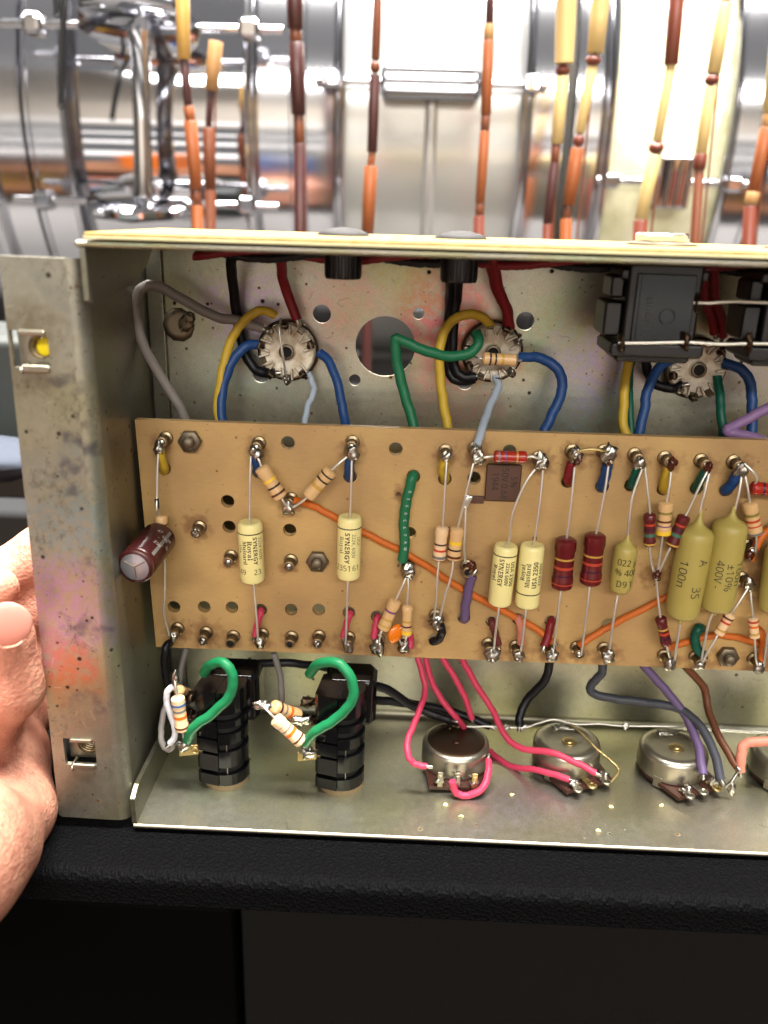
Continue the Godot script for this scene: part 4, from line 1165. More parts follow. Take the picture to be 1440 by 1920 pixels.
# ------------------------------------------------------------------ small components
func resistor(label: String, group: String, pre: Array, a: Vector3, b: Vector3, post: Array, dia_px: float, body: String, bands: Array, n := "resistor") -> Node3D:
	var o := thing(n, label, "resistor", (a + b) * 0.5, group)
	var r := dia_px * 0.075
	var l := (b - a).length()
	var st := begin()
	var cap := minf(l * 0.22, r * 1.1)
	lathe(st, a, b, [Vector2(0, 0), Vector2(0, r * 0.45), Vector2(l * 0.015, r * 0.75), Vector2(l * 0.05, r * 0.97), Vector2(cap, r), Vector2(cap * 1.35, r * 0.90), Vector2(l - cap * 1.35, r * 0.90), Vector2(l - cap, r), Vector2(l * 0.95, r * 0.97), Vector2(l * 0.985, r * 0.75), Vector2(l, r * 0.45), Vector2(l, 0)], 20)
	part("body", st, M[body], o)
	for bd in bands:
		var s := begin()
		var t: float = bd[0] * l
		var w: float = l * (bd[2] if bd.size() > 2 else 0.055)
		var inside: bool = t > cap * 1.2 and t < l - cap * 1.2
		var rr := r * (0.90 if inside else 1.0) + 0.05
		lathe(s, a, b, [Vector2(t - w * 0.5, rr - 0.12), Vector2(t - w * 0.5, rr), Vector2(t + w * 0.5, rr), Vector2(t + w * 0.5, rr - 0.12)], 20)
		part("band", s, M[bd[1]], o)
	leads(o, pre, a, b, post)
	return o

func leads(o: Node3D, pre: Array, a: Vector3, b: Vector3, post: Array, r := 0.36) -> void:
	var d := (b - a).normalized()
	if pre.size() > 0:
		var s := begin()
		tube(s, pre + [a + d * 0.5], r, 8)
		part("lead", s, M["lead"], o)
	if post.size() > 0:
		var s := begin()
		tube(s, [b - d * 0.5] + post, r, 8)
		part("lead", s, M["lead"], o)

func cap_body(label: String, group: String, pre: Array, a: Vector3, b: Vector3, post: Array, dia_px: float, body: String, ring_at: float, n := "capacitor") -> Node3D:
	var o := thing(n, label, "capacitor", (a + b) * 0.5, group)
	var r := dia_px * 0.0735
	var l := (b - a).length()
	var st := begin()
	lathe(st, a, b, [Vector2(0.5, 0), Vector2(0.35, r * 0.5), Vector2(0.2, r * 0.78), Vector2(0.45, r * 0.92), Vector2(1.3, r), Vector2(l - 1.0, r), Vector2(l - 0.35, r * 0.93), Vector2(l, r * 0.78), Vector2(l - 0.1, r * 0.4), Vector2(l - 0.2, 0)], 30)
	part("body", st, M[body], o)
	if ring_at > 0.0:
		var s := begin()
		lathe(s, a, b, [Vector2(ring_at - 0.16, r), Vector2(ring_at - 0.16, r + 0.04), Vector2(ring_at + 0.16, r + 0.04), Vector2(ring_at + 0.16, r)], 30)
		part("printed_ring", s, M["ink"], o)
	leads(o, pre, a, b, post)
	return o

func dipped(label: String, pre: Array, a: Vector3, b: Vector3, post: Array, dia_px: float, body: String, flare: float, n := "mustard_capacitor") -> Node3D:   # lacquered body that runs out along its leads
	var o := thing(n, label, "capacitor", (a + b) * 0.5, "mustard yellow dipped capacitors at the right")
	var r := dia_px * 0.0735
	var l := (b - a).length()
	var st := begin()
	lathe(st, a, b, [Vector2(-flare, 0), Vector2(-flare, 0.4), Vector2(-flare * 0.5, 0.7), Vector2(-flare * 0.15, 1.5), Vector2(0.3, r * 0.6), Vector2(0.9, r * 0.86), Vector2(1.9, r * 0.99), Vector2(3.5, r), Vector2(l * 0.5, r * 1.03), Vector2(l - 2.6, r), Vector2(l - 1.1, r * 0.95), Vector2(l - 0.3, r * 0.8), Vector2(l, r * 0.55), Vector2(l + flare * 0.25, 0.9), Vector2(l + flare * 0.5, 0.45), Vector2(l + flare * 0.5, 0)], 28)
	part("body", st, M[body], o)
	leads(o, pre, a, b, post, 0.4)
	return o

func build_components() -> void:
	var g1 := "clear lacquered tan resistors at the left of the board"
	# far left: electrolytic and its resistor
	resistor("tan resistor mostly hidden behind the brown electrolytic can", "", [v(6.1, 103.1, 32.0), v(5.7, 97.5, 33.0), v(5.4, 90.1, 34.0), v(5.4, 86.0, 35.0)], v(5.6, 83.7, 32.0), v(5.5, 73.2, 32.0), [v(5.7, 68.2, 32.0), v(5.4, 59.3, 33.0), v(4.8, 53.3, 33.0), v(5.7, 45.4, 32.0)], 24, "tan_body", [[0.25, "band_brown"], [0.45, "band_red"]])
	org = v(5.2, 87.7, 34.0)
	var sl := begin()
	tube(sl, [v(5.3, 89.3, 34.0), v(5.4, 86.6, 34.5)], 0.62, 10)
	solo("lead_sleeve", sl, M["satin_black"], "small black sleeve on the far left lead above the electrolytic can", "sleeve")
	var o := thing("electrolytic_capacitor", "brown electrolytic can with a silver end leaning out at far left", "capacitor", v(1.2, 73.5, 37.0))
	var ea: Vector3 = v(5.0, 77.2, 33.0)
	var eb: Vector3 = v(3.4, 75.7, 51.0)
	var el := (eb - ea).length()
	var er := 4.9
	var es := begin()
	lathe(es, ea, eb, [Vector2(0, 0), Vector2(0, er * 0.8), Vector2(0.6, er), Vector2(el - 2.4, er), Vector2(el - 2.0, er * 0.95), Vector2(el - 1.5, er), Vector2(el - 0.4, er), Vector2(el, er * 0.9), Vector2(el, er * 0.8)], 36)
	var can := part("sleeve", es, M["can_brown"], o)
	var ee := begin()
	lathe(ee, ea, eb, [Vector2(el - 0.3, er * 0.84), Vector2(el - 0.15, er * 0.8), Vector2(el - 0.15, 0)], 36)
	var end := part("can_end", ee, M["can_end"], o)
	var ef := frame(eb - ea)
	for k in 3:
		var a := TAU * k / 3.0 + 0.5
		var d := ef.x * cos(a) + ef.z * sin(a)
		var gr := begin()
		tube(gr, [eb - ef.y * 0.14, eb - ef.y * 0.14 + d * er * 0.72], 0.14, 6, false)
		part("vent_score", gr, M["dull_steel"], end)
	for k in 7:
		print_on(can, ["47", "-", "25V", "105", "-", "µF", "M"][k], M["ink_white"], ea, eb, er + 0.03, 4.5 + (k * 37 % 5) * 1.4, 0.5 + k * 0.16, 1.1, false)
	var stripe := begin()
	var a0 := 0.9
	for k in 4:
		var q0 := ea + ef.y * 1.5
		var q1 := ea + ef.y * (el - 3.0)
		var aa := a0 + k * 0.05
		var d0 := ef.z * cos(aa) - ef.x * sin(aa)
		var d1 := ef.z * cos(aa + 0.05) - ef.x * sin(aa + 0.05)
		quad(stripe, q0 + d0 * (er + 0.02), q0 + d1 * (er + 0.02), q1 + d1 * (er + 0.02), q1 + d0 * (er + 0.02), [d0, d1, d1, d0])
	part("polarity_stripe", stripe, M["band_grey"], can)
	resistor("left of two tan resistors meeting in a V, bands black and brown", g1, [v(32.8, 102.5, 32.0), v(34.0, 101.3, 33.0)], v(34.5, 99.5, 33.0), v(40.1, 90.4, 33.0), [v(40.8, 89.2, 33.0), v(41.7, 86.7, 32.0)], 29, "tan_body", [[0.42, "band_yellow", 0.07], [0.62, "band_black", 0.05], [0.82, "band_brown", 0.06]])
	resistor("right of two tan resistors meeting in a V, bands black, black and gold", g1, [v(59.1, 103.5, 32.0), v(56.1, 101.2, 33.0)], v(54.1, 99.3, 33.0), v(47.4, 91.0, 33.0), [v(45.8, 89.7, 33.0), v(42.0, 86.7, 32.0)], 28, "tan_body", [[0.18, "band_black", 0.045], [0.36, "band_black", 0.05], [0.58, "band_gold", 0.1]])
	var gc := "cream printed capacitors on the board"
	o = cap_body("cream capacitor reading Royal Mustard with a ring near its top, left of board", gc, [v(31.6, 102.0, 32.0), v(31.4, 95.4, 33.0), v(31.0, 84.4, 33.0)], v(30.9, 83.2, 32.5), v(31.3, 64.6, 32.5), [v(31.7, 61.1, 32.5), v(32.2, 52.7, 33.0), v(32.5, 45.0, 33.0)], 48, "cap_yellow", 3.1)
	var ca: Vector3 = v(30.9, 83.2, 32.5)
	var cb: Vector3 = v(31.3, 64.6, 32.5)
	var cr := 48 * 0.0735 + 0.03
	var ink: Material = M["ink"]
	print_on(o, "USA", ink, ca, cb, cr, 7.6, -0.78, 1.0, true)
	print_on(o, "Mustard", ink, ca, cb, cr, 8.6, -0.36, 1.15, true, true, true, 1.1)
	print_on(o, "Royal", ink, ca, cb, cr, 7.8, 0.06, 1.3, true, true, true, 1.2)
	print_on(o, "SYNERGY", ink, ca, cb, cr, 8.0, 0.52, 1.25, true, true, false, 1.15)
	print_on(o, "222K 600V", ink, ca, cb, cr, 7.6, 0.98, 1.1, true)
	print_on(o, "49", ink, ca, cb, cr, 14.6, -0.66, 1.6, false)
	print_on(o, "23", ink, ca, cb, cr, 14.6, 0.66, 1.6, false)
	o = cap_body("cream capacitor reading SYNERGY 222K 600V, hanging in front of the orange wire", gc, [v(59.5, 103.1, 32.0), v(59.5, 96.5, 33.0), v(59.4, 87.1, 33.0)], v(59.2, 86.0, 32.5), v(59.0, 66.8, 32.5), [v(58.9, 64.2, 33.0), v(58.7, 53.9, 33.0), v(58.5, 45.5, 33.0)], 46, "cap_yellow", 3.2)
	ca = v(59.2, 86.0, 32.5)
	cb = v(59.0, 66.8, 32.5)
	cr = 46 * 0.0735 + 0.03
	print_on(o, "Royal", ink, ca, cb, cr, 8.0, -0.62, 1.2, true, false, true, 1.2)
	print_on(o, "SYNERGY", ink, ca, cb, cr, 8.8, -0.1, 1.45, true, true, false, 1.1)
	print_on(o, "222K, 600V", ink, ca, cb, cr, 8.2, 0.44, 1.1, true)
	print_on(o, "USA", ink, ca, cb, cr, 7.0, 0.9, 1.1, true)
	print_on(o, "2351", ink, ca, cb, cr, 15.0, -0.42, 1.7, false)
	print_on(o, "61", ink, ca, cb, cr, 15.0, 0.72, 1.7, false)
	var g2 := "tan resistors hanging side by side in mid board"
	resistor("tan resistor with a red band, left of the pair in mid board", g2, [v(85.5, 103.0, 32.0), v(85.4, 97.4, 33.0), v(85.3, 84.9, 33.0)], v(85.2, 83.6, 32.5), v(84.8, 73.4, 32.5), [v(84.6, 68.6, 33.0), v(84.6, 61.9, 33.0), v(84.3, 54.5, 32.0)], 26, "beige_body", [[0.50, "band_dark", 0.05], [0.68, "band_red", 0.06], [0.88, "band_grey", 0.08]])
	resistor("tan resistor with yellow and black bands, right of the pair in mid board", g2, [v(92.9, 102.6, 32.0), v(91.9, 97.7, 33.0), v(90.0, 85.9, 33.0)], v(89.5, 83.6, 32.5), v(88.9, 73.6, 32.5), [v(88.5, 68.8, 33.0), v(87.0, 62.0, 33.0), v(85.8, 53.7, 32.0)], 27, "tan_body", [[0.45, "band_yellow", 0.11], [0.66, "band_black", 0.05], [0.87, "band_brown", 0.07]])
	org = v(91.8, 82.0, 33.0)
	var jl := begin()
	tube(jl, [v(92.2, 93.1, 33.0), v(91.5, 90.7, 33.0), v(91.6, 83.8, 33.5), v(91.7, 77.2, 33.0), v(92.5, 72.5, 32.0)], 0.36, 8)
	blob(jl, v(91.6, 91.5, 33.0), v(1.1, 2.0, 0.8), 0.4, 9, Basis(Vector3(0, 0, 1), -0.35))
	solo("jumper_lead", jl, M["lead"], "bare jumper lead ending in a flattened solder tag beside the twin resistors", "wire")
	resistor("glossy red resistor with a gold band lying level above the brown tablet", "", [v(93.8, 103.3, 32.0), v(96.1, 104.4, 33.0)], v(98.1, 104.5, 32.5), v(107.2, 104.6, 32.5), [v(108.5, 105.0, 33.0), v(111.0, 104.0, 32.5)], 23, "red_body", [[0.16, "band_grey", 0.06], [0.36, "band_violet", 0.06], [0.7, "band_gold", 0.05]])
	# flat brown tablet capacitor
	o = thing("flat_capacitor", "flat dark brown square tablet capacitor under the red resistor", "capacitor", v(101.3, 95.7, 28.0))
	var tb := begin()
	box(tb, v(101.8, 95.7, 27.9), v(9.8, 10.8, 1.4), 0.4)
	box(tb, v(94.7, 90.3, 27.6), v(4.4, 2.2, 0.8), 0.3)
	part("tablet", tb, M["brown_tablet"], o)
	var td: Vector3 = v(101.7, 95.9, 28.6)
	for k in 3:
		print_on(o, ["5%", "250V 0.68", "1944"][k], ink, td + v(3.0 - k * 2.6, 5.5, -50), td + v(3.0 - k * 2.6, -5.5, -50), 50.02, 5.2, 0.0, 1.8, true)
	o = cap_body("bright cream capacitor reading SYNERGY USA 2350 upright, ring near its top", gc, [v(110.4, 102.0, 32.0), v(107.3, 97.5, 33.0), v(104.5, 89.0, 33.5), v(104.2, 80.9, 33.0)], v(103.5, 79.1, 32.5), v(102.9, 60.4, 32.5), [v(102.7, 57.6, 33.0), v(102.4, 50.6, 33.0), v(102.4, 43.9, 32.0)], 46, "cap_yellow", 2.8)
	ca = v(103.5, 79.1, 32.5)
	cb = v(102.9, 60.4, 32.5)
	print_on(o, "SYNERGY", ink, ca, cb, cr, 7.6, -0.34, 1.5, true, true, false, 0.95)
	print_on(o, "222K 600V", ink, ca, cb, cr, 8.0, 0.2, 1.1, true, true)
	print_on(o, "USA 2350", ink, ca, cb, cr, 8.0, 0.68, 1.4, true, true, false, 0.95)
	print_on(o, "Royal", ink, ca, cb, cr, 8.0, -0.9, 1.3, true, true, true)
	o = cap_body("bright cream capacitor with upside down USA 2350, ring near its bottom", gc, [v(111.9, 100.9, 32.0), v(111.7, 92.3, 33.0), v(111.3, 81.2, 33.0)], v(110.9, 79.5, 32.5), v(110.8, 60.1, 32.5), [v(110.6, 57.9, 33.0), v(110.5, 51.0, 33.0), v(110.3, 43.7, 32.0)], 47, "cap_yellow", 14.6)
	ca = v(110.9, 79.5, 32.5)
	cb = v(110.8, 60.1, 32.5)
	cr = 47 * 0.0735 + 0.03
	print_on(o, "Royal", ink, ca, cb, cr, 8.0, -0.75, 1.3, true, true, true, 1.0, true)
	print_on(o, "Mustard", ink, ca, cb, cr, 8.6, -0.28, 1.3, true, true, true, 1.0, true)
	print_on(o, "USA 2350", ink, ca, cb, cr, 8.4, 0.3, 1.5, true, true, false, 0.95, true)
	print_on(o, "222K 600V", ink, ca, cb, cr, 8.4, 0.82, 1.1, true, true, false, 1.0, true)
	var g3 := "large wine red resistors"
	resistor("large wine red resistor, left of the pair, its lead to the red wire", g3, [v(120.4, 102.1, 32.0), v(120.3, 94.2, 33.0), v(120.2, 83.1, 33.0)], v(120.1, 81.7, 32.5), v(120.3, 65.9, 32.5), [v(120.0, 63.4, 33.0), v(119.9, 54.9, 33.0), v(120.0, 44.5, 32.0)], 41, "maroon", [[0.38, "band_gold", 0.035], [0.55, "band_rust", 0.05], [0.70, "band_dark", 0.03], [0.86, "band_rust", 0.02]])
	resistor("large wine red resistor, right of the pair, its lead to the orange wire", g3, [v(129.5, 103.4, 32.0), v(129.1, 96.0, 33.0), v(128.3, 84.7, 33.0)], v(128.1, 83.3, 32.5), v(128.2, 67.6, 32.5), [v(128.1, 63.8, 33.0), v(128.1, 53.5, 33.0), v(128.3, 44.5, 32.0)], 41, "maroon", [[0.40, "band_gold", 0.035], [0.55, "band_rust", 0.05], [0.70, "band_dark", 0.03], [0.86, "band_rust", 0.02]])
	o = dipped("small mustard capacitor reading 022 beside the wine red pair", [v(138.8, 102.8, 32.0), v(136.8, 94.8, 33.0), v(136.8, 87.8, 33.0), v(137.0, 83.6, 32.5)], v(137.1, 80.7, 32.5), v(136.8, 65.9, 32.5), [v(136.5, 64.2, 32.5), v(136.1, 59.0, 33.0), v(136.3, 44.6, 32.0)], 44, "cap_mustard", 2.6)
	ca = v(137.1, 80.7, 32.5)
	cb = v(136.8, 65.9, 32.5)
	cr = 44 * 0.0735 * 1.03 + 0.06
	print_on(o, "022 µ", ink, ca, cb, cr, 4.9, 0.1, 1.9, false)
	print_on(o, "% 400", ink, ca, cb, cr, 7.9, 0.1, 1.9, false)
	print_on(o, "D9 1", ink, ca, cb, cr, 11.4, 0.1, 1.9, false)
	var g4 := "small dark red resistors joined at one point"
	resistor("small dark red resistor left of the tan one above the joint", g4, [v(139.4, 102.8, 32.0), v(140.7, 96.5, 33.0), v(142.0, 91.1, 33.0)], v(142.1, 90.0, 33.0), v(143.4, 80.2, 33.0), [v(143.9, 77.7, 33.0), v(145.5, 73.2, 32.0), v(146.7, 71.1, 32.0)], 23, "small_maroon", [[0.32, "band_rust", 0.06], [0.47, "band_dark", 0.08], [0.63, "band_green", 0.1], [0.9, "band_gold", 0.05]])
	resistor("ochre resistor with a yellow end between two dark red ones", "", [v(146.5, 103.1, 32.0), v(146.4, 98.2, 33.0), v(146.3, 94.4, 33.0)], v(146.1, 93.6, 33.0), v(146.6, 83.7, 33.0), [v(146.6, 81.8, 33.0), v(146.8, 76.0, 32.5), v(147.0, 71.1, 32.0)], 28, "tan_body", [[0.3, "band_olive", 0.09], [0.56, "band_brown", 0.06], [0.72, "band_violet", 0.07], [0.9, "band_yellow", 0.12]])
	resistor("small dark red resistor right of the tan one, leaning on the big mustard capacitor", g4, [v(156.4, 102.5, 32.0), v(154.4, 97.8, 33.0), v(152.4, 90.7, 33.0)], v(151.8, 89.8, 33.0), v(149.3, 80.2, 33.0), [v(148.8, 78.7, 33.0), v(147.9, 74.7, 32.5), v(147.1, 71.2, 32.0)], 24, "small_maroon", [[0.3, "band_rust", 0.06], [0.45, "band_dark", 0.08], [0.6, "band_green", 0.1], [0.9, "band_gold", 0.05]])
	resistor("small dark red resistor below the joint, ending at the bottom row", g4, [v(146.8, 70.5, 32.0), v(147.8, 65.8, 32.0), v(149.2, 59.4, 32.5)], v(149.5, 58.2, 32.5), v(152.6, 49.1, 32.5), [v(153.2, 47.4, 32.5), v(154.7, 43.3, 32.0)], 22, "small_maroon", [[0.4, "band_gold", 0.06], [0.55, "band_rust", 0.08], [0.72, "band_dark", 0.1]])
	var soft: Material = M["ink_soft"]
	o = dipped("large mustard capacitor reading 100n and A, left of the big pair", [v(156.9, 102.0, 32.0), v(156.2, 97.1, 33.0), v(155.8, 92.1, 33.0)], v(155.9, 86.5, 33.0), v(155.2, 58.9, 33.0), [v(155.3, 56.5, 33.0), v(155.3, 51.3, 33.0), v(155.8, 43.3, 32.0)], 64, "cap_mustard", 5.0)
	ca = v(155.9, 86.5, 33.0)
	cb = v(155.2, 58.9, 33.0)
	cr = 64 * 0.0735 * 1.03 + 0.06
	print_on(o, "A", soft, ca, cb, cr, 9.0, 0.35, 2.6, true)
	print_on(o, "3S", soft, ca, cb, cr, 18.0, 0.2, 2.6, true)
	print_on(o, "100n", soft, ca, cb, cr, 13.0, -0.75, 2.4, true, false, false, 1.15)
	o = dipped("large mustard capacitor reading 100n and 10%, right of the big pair", [v(165.7, 101.4, 32.0), v(165.4, 97.4, 33.0), v(165.1, 92.0, 33.0)], v(164.7, 89.0, 33.0), v(164.6, 61.6, 33.0), [v(163.5, 57.7, 33.0), v(163.2, 51.6, 33.0), v(163.6, 43.0, 32.0)], 64, "cap_mustard", 4.0)
	ca = v(164.7, 89.0, 33.0)
	cb = v(164.6, 61.6, 33.0)
	print_on(o, "100n", soft, ca, cb, cr, 14.5, 0.62, 2.1, true, false, false, 1.2)
	print_on(o, "±10%", soft, ca, cb, cr, 15.5, 0.06, 2.1, true, false, false, 1.2)
	print_on(o, "400V -", soft, ca, cb, cr, 15.0, -0.55, 2.1, true, false, false, 1.1)
	o = dipped("mustard capacitor cut by the picture's right edge", [v(177.3, 100.6, 32.0), v(178.4, 88.6, 33.0)], v(179.1, 82.3, 33.0), v(180.4, 61.8, 33.0), [v(180.6, 55.9, 33.0), v(182.1, 42.7, 32.0)], 50, "cap_mustard", 4.0)
	resistor("tan resistor with red bands right of the big mustard pair", "", [v(166.4, 102.0, 32.0), v(167.5, 98.3, 33.0), v(168.5, 95.1, 33.0)], v(168.9, 94.2, 32.5), v(172.1, 84.6, 32.5), [v(172.7, 83.1, 32.5), v(173.2, 79.3, 32.0)], 29, "tan_body", [[0.36, "band_olive", 0.08], [0.54, "band_rust", 0.07], [0.72, "band_red", 0.08], [0.92, "band_grey", 0.06]])
	resistor("glossy red resistor lying level at the right edge", "", [v(165.5, 105.0, 33.0), v(167.8, 103.1, 34.0), v(169.4, 101.1, 33.5)], v(168.7, 98.0, 32.0), v(179.3, 97.6, 32.0), [v(180.7, 97.5, 32.0)], 26, "red_body", [[0.3, "band_dark", 0.05]])
	resistor("small tan resistor slanting left under the lower right turret", "", [v(173.2, 68.3, 32.0), v(170.8, 63.9, 33.0), v(169.6, 61.2, 33.0)], v(169.4, 60.2, 32.5), v(166.8, 53.3, 32.5), [v(166.0, 51.7, 33.0), v(164.4, 47.3, 33.0), v(163.8, 42.6, 32.0)], 21, "beige_body", [[0.2, "band_brown", 0.08], [0.4, "band_red", 0.08], [0.75, "band_gold", 0.07]])
	resistor("small tan resistor hanging upright under the lower right turret", "", [v(173.8, 68.3, 32.0), v(174.4, 64.1, 33.0), v(175.6, 59.9, 33.0)], v(175.9, 59.2, 32.5), v(177.5, 52.7, 32.5), [v(178.0, 49.7, 33.0), v(179.1, 45.3, 33.0), v(180.8, 42.7, 32.0)], 20, "beige_body", [[0.15, "band_rust", 0.1], [0.4, "band_orange", 0.1], [0.75, "band_gold", 0.08]])
	resistor("tan resistor with a violet band left of the orange disc capacitor", g1, [v(76.0, 68.7, 32.0), v(74.7, 65.2, 33.0), v(73.3, 61.8, 33.0)], v(72.9, 60.5, 32.5), v(69.4, 50.6, 32.5), [v(68.7, 49.1, 33.0), v(68.0, 44.5, 32.0)], 26, "tan_body", [[0.36, "band_violet", 0.06], [0.62, "band_gold", 0.06], [0.82, "band_gold", 0.05]])
	resistor("tan resistor hanging upright right of the orange disc capacitor", g1, [v(76.1, 68.7, 32.0), v(76.4, 64.9, 33.0), v(76.3, 60.2, 33.0)], v(76.4, 58.9, 32.5), v(76.4, 48.8, 32.5), [v(76.2, 47.3, 33.0), v(75.8, 44.3, 32.0)], 22, "tan_body", [[0.5, "band_gold", 0.06], [0.66, "band_dark", 0.05], [0.85, "band_yellow", 0.1]])
	o = thing("disc_capacitor", "glossy orange disc capacitor between two tan resistors", "capacitor", v(73.1, 48.8, 32.0))
	var dc := begin()
	blob(dc, v(73.2, 49.1, 32.0), v(2.5, 3.1, 1.2), 0.06, 4, Basis(Vector3(0, 1, 0), 0.5) * Basis(Vector3(0, 0, 1), -0.3))
	part("disc", dc, M["orange_dip"], o)
	var dl := begin()
	tube(dl, [v(74.2, 47.9, 32.0), v(74.9, 45.8, 32.0), v(75.8, 44.1, 32.0)], 0.3, 6)
	tube(dl, [v(74.1, 50.6, 32.0), v(75.4, 51.5, 32.0), v(76.3, 51.4, 32.0)], 0.3, 6)
	part("lead", dl, M["lead"], o)
	org = v(124.4, 107.2, 33.0)
	var lk := begin()
	tube(lk, [v(120.0, 106.2, 32.5), v(122.2, 107.3, 33.0), v(125.8, 107.6, 33.0), v(128.7, 106.8, 32.5)], 0.42, 8)
	solo("link_wire", lk, M["brass"], "short bare link between two upper turrets of the wine red pair", "wire")
	# resistor across the middle socket
	resistor("tan resistor soldered across the middle valve socket", "", [v(92.9, 127.6, 8.0), v(94.2, 127.5, 11.0)], v(95.1, 127.5, 11.0), v(105.1, 127.1, 10.0), [v(106.3, 126.9, 9.0), v(107.3, 126.8, 7.0)], 25, "tan_body", [[0.22, "band_black", 0.05], [0.38, "band_black", 0.05], [0.58, "band_gold", 0.08]])
	# resistors on the input jacks
	var g5 := "pale tan resistors on the input jacks"
	resistor("pale tan resistor with orange band standing upright at the left input jack", g5, [v(10.8, 40.1, 46.0), v(11.1, 37.7, 47.0), v(11.4, 35.1, 47.0)], v(11.5, 34.1, 47.0), v(12.3, 22.7, 47.0), [v(12.5, 20.9, 47.0), v(12.4, 17.4, 46.0)], 27, "beige_body", [[0.2, "band_blue", 0.05], [0.38, "band_grey", 0.06], [0.56, "band_orange", 0.08], [0.86, "band_brown", 0.05]])
	resistor("tan resistor seen end-on behind the upright one at the left input jack", "", [], v(10.5, 33.1, 42.0), v(9.6, 24.5, 30.0), [v(10.6, 21.7, 26.0)], 22, "tan_body", [[0.5, "band_brown", 0.1]])
	resistor("pale tan resistor with orange band slanting in front at the right input jack", g5, [v(35.9, 32.4, 47.0), v(38.0, 30.7, 48.0)], v(39.5, 29.0, 48.0), v(47.4, 21.1, 48.0), [v(48.1, 19.4, 47.0), v(48.7, 16.9, 46.0)], 28, "beige_body", [[0.25, "band_blue", 0.05], [0.42, "band_grey", 0.04], [0.57, "band_orange", 0.09], [0.82, "band_brown", 0.05]])
	resistor("tan resistor with orange band behind the slanting one at the right input jack", g5, [v(35.7, 31.2, 44.0), v(37.2, 30.6, 44.0)], v(38.3, 30.3, 44.0), v(45.1, 23.5, 38.0), [v(46.7, 21.1, 36.0)], 27, "tan_body", [[0.2, "band_dark", 0.06], [0.4, "band_grey", 0.06], [0.6, "band_orange", 0.09]])

# ------------------------------------------------------------------ jacks and panel plugs
func input_jack(cx: float, label: String, seed_at: int) -> void:
	var z := 37.5
	var top := 34.0
	var o := thing("input_jack", label, "jack socket", v(cx, 0, z), "black input jacks on the bottom panel")
	var w := begin()
	lathe(w, v(cx, 0.02, z), v(cx, 1, z), [Vector2(0, 0), Vector2(0, 7.0), Vector2(1.7, 7.0), Vector2(1.8, 5.0)], 32)
	part("fibre_washer", w, M["cork"], o)
	var core := begin()
	lathe(core, v(cx, 1.7, z), v(cx, 2.7, z), [Vector2(0, 5.4), Vector2(top - 3, 5.4), Vector2(top - 2, 4.6), Vector2(top - 2, 0)], 24)
	part("core", core, M["hole_black"], o)
	var up := Basis(Vector3(1, 0, 0), Vector3(0, 0, -1), Vector3(0, 1, 0)) 
	var bs := Basis(Vector3(0, 1, 0), -0.12) * up
	var half := PackedVector2Array([Vector2(0.12, 6.0)])
	half.clear()
	for k in 13:
		var a := -PI / 2.0 + PI * k / 12.0
		half.append(Vector2(0.12 + cos(a) * 6.9, sin(a) * 6.9))
	var left := PackedVector2Array([Vector2(-0.12, 7.0), Vector2(-6.0, 6.3), Vector2(-7.0, 5.4), Vector2(-7.0, -5.4), Vector2(-6.0, -6.3), Vector2(-0.12, -7.0)])
	for e in [[1.8, 5.6], [8.2, 13.6], [16.2, 19.6], [22.0, 24.0], [26.5, 34.0]]:
		var s := begin()
		sheet(s, half, [], e[0], e[1], bs, v(cx, 0, z))
		part("segment", s, M["black_plastic"], o)
	for e in [[1.8, 5.4], [6.9, 12.4], [13.4, 17.6], [18.4, 24.0], [25.6, 34.0]]:
		var s := begin()
		sheet(s, left, [], e[0], e[1], bs, v(cx, 0, z))
		part("segment", s, M["black_plastic"], o)
	var hs := begin()
	box(hs, v(cx + 2.2, 26.5, z - 8.0), v(15.5, 17.0, 12.0), 2.2)
	part("rear_housing", hs, M["black_plastic"], o)
	for k in 2:
		var cn := begin()
		box(cn, v(cx + 1.6, 7.0 + k * 8.0, z + 6.0), v(0.35, 2.6, 0.3), 0.1)
		part("contact", cn, M["steel"], o)
	# solder tag to the left
	var tg := begin()
	box(tg, v(cx - 9.4, 13.0, z + 5.2), v(7.0, 3.4, 0.45), 0.15, Basis(Vector3(0, 1, 0), 0.25))
	ring(tg, v(cx - 8.2, 13.1, z + 5.3), Vector3(0, 0, 1), 0.9, 0.3, 14, 6)
	part("solder_tag", tg, M["brass"], o)
	for k in 2:
		var t2 := begin()
		box(t2, v(cx - 9.0, 21.0 + k * 6.0, z - 2.0), v(6.0, 1.6, 2.4), 0.3, Basis(Vector3(0, 0, 1), 0.1 - 0.2 * k))
		blob(t2, v(cx - 10.6, 21.2 + k * 6.0, z - 1.0), v(2.0, 1.5, 1.6), 0.7, seed_at + k)
		part("solder_tag", t2, M["dark_nickel"], o)

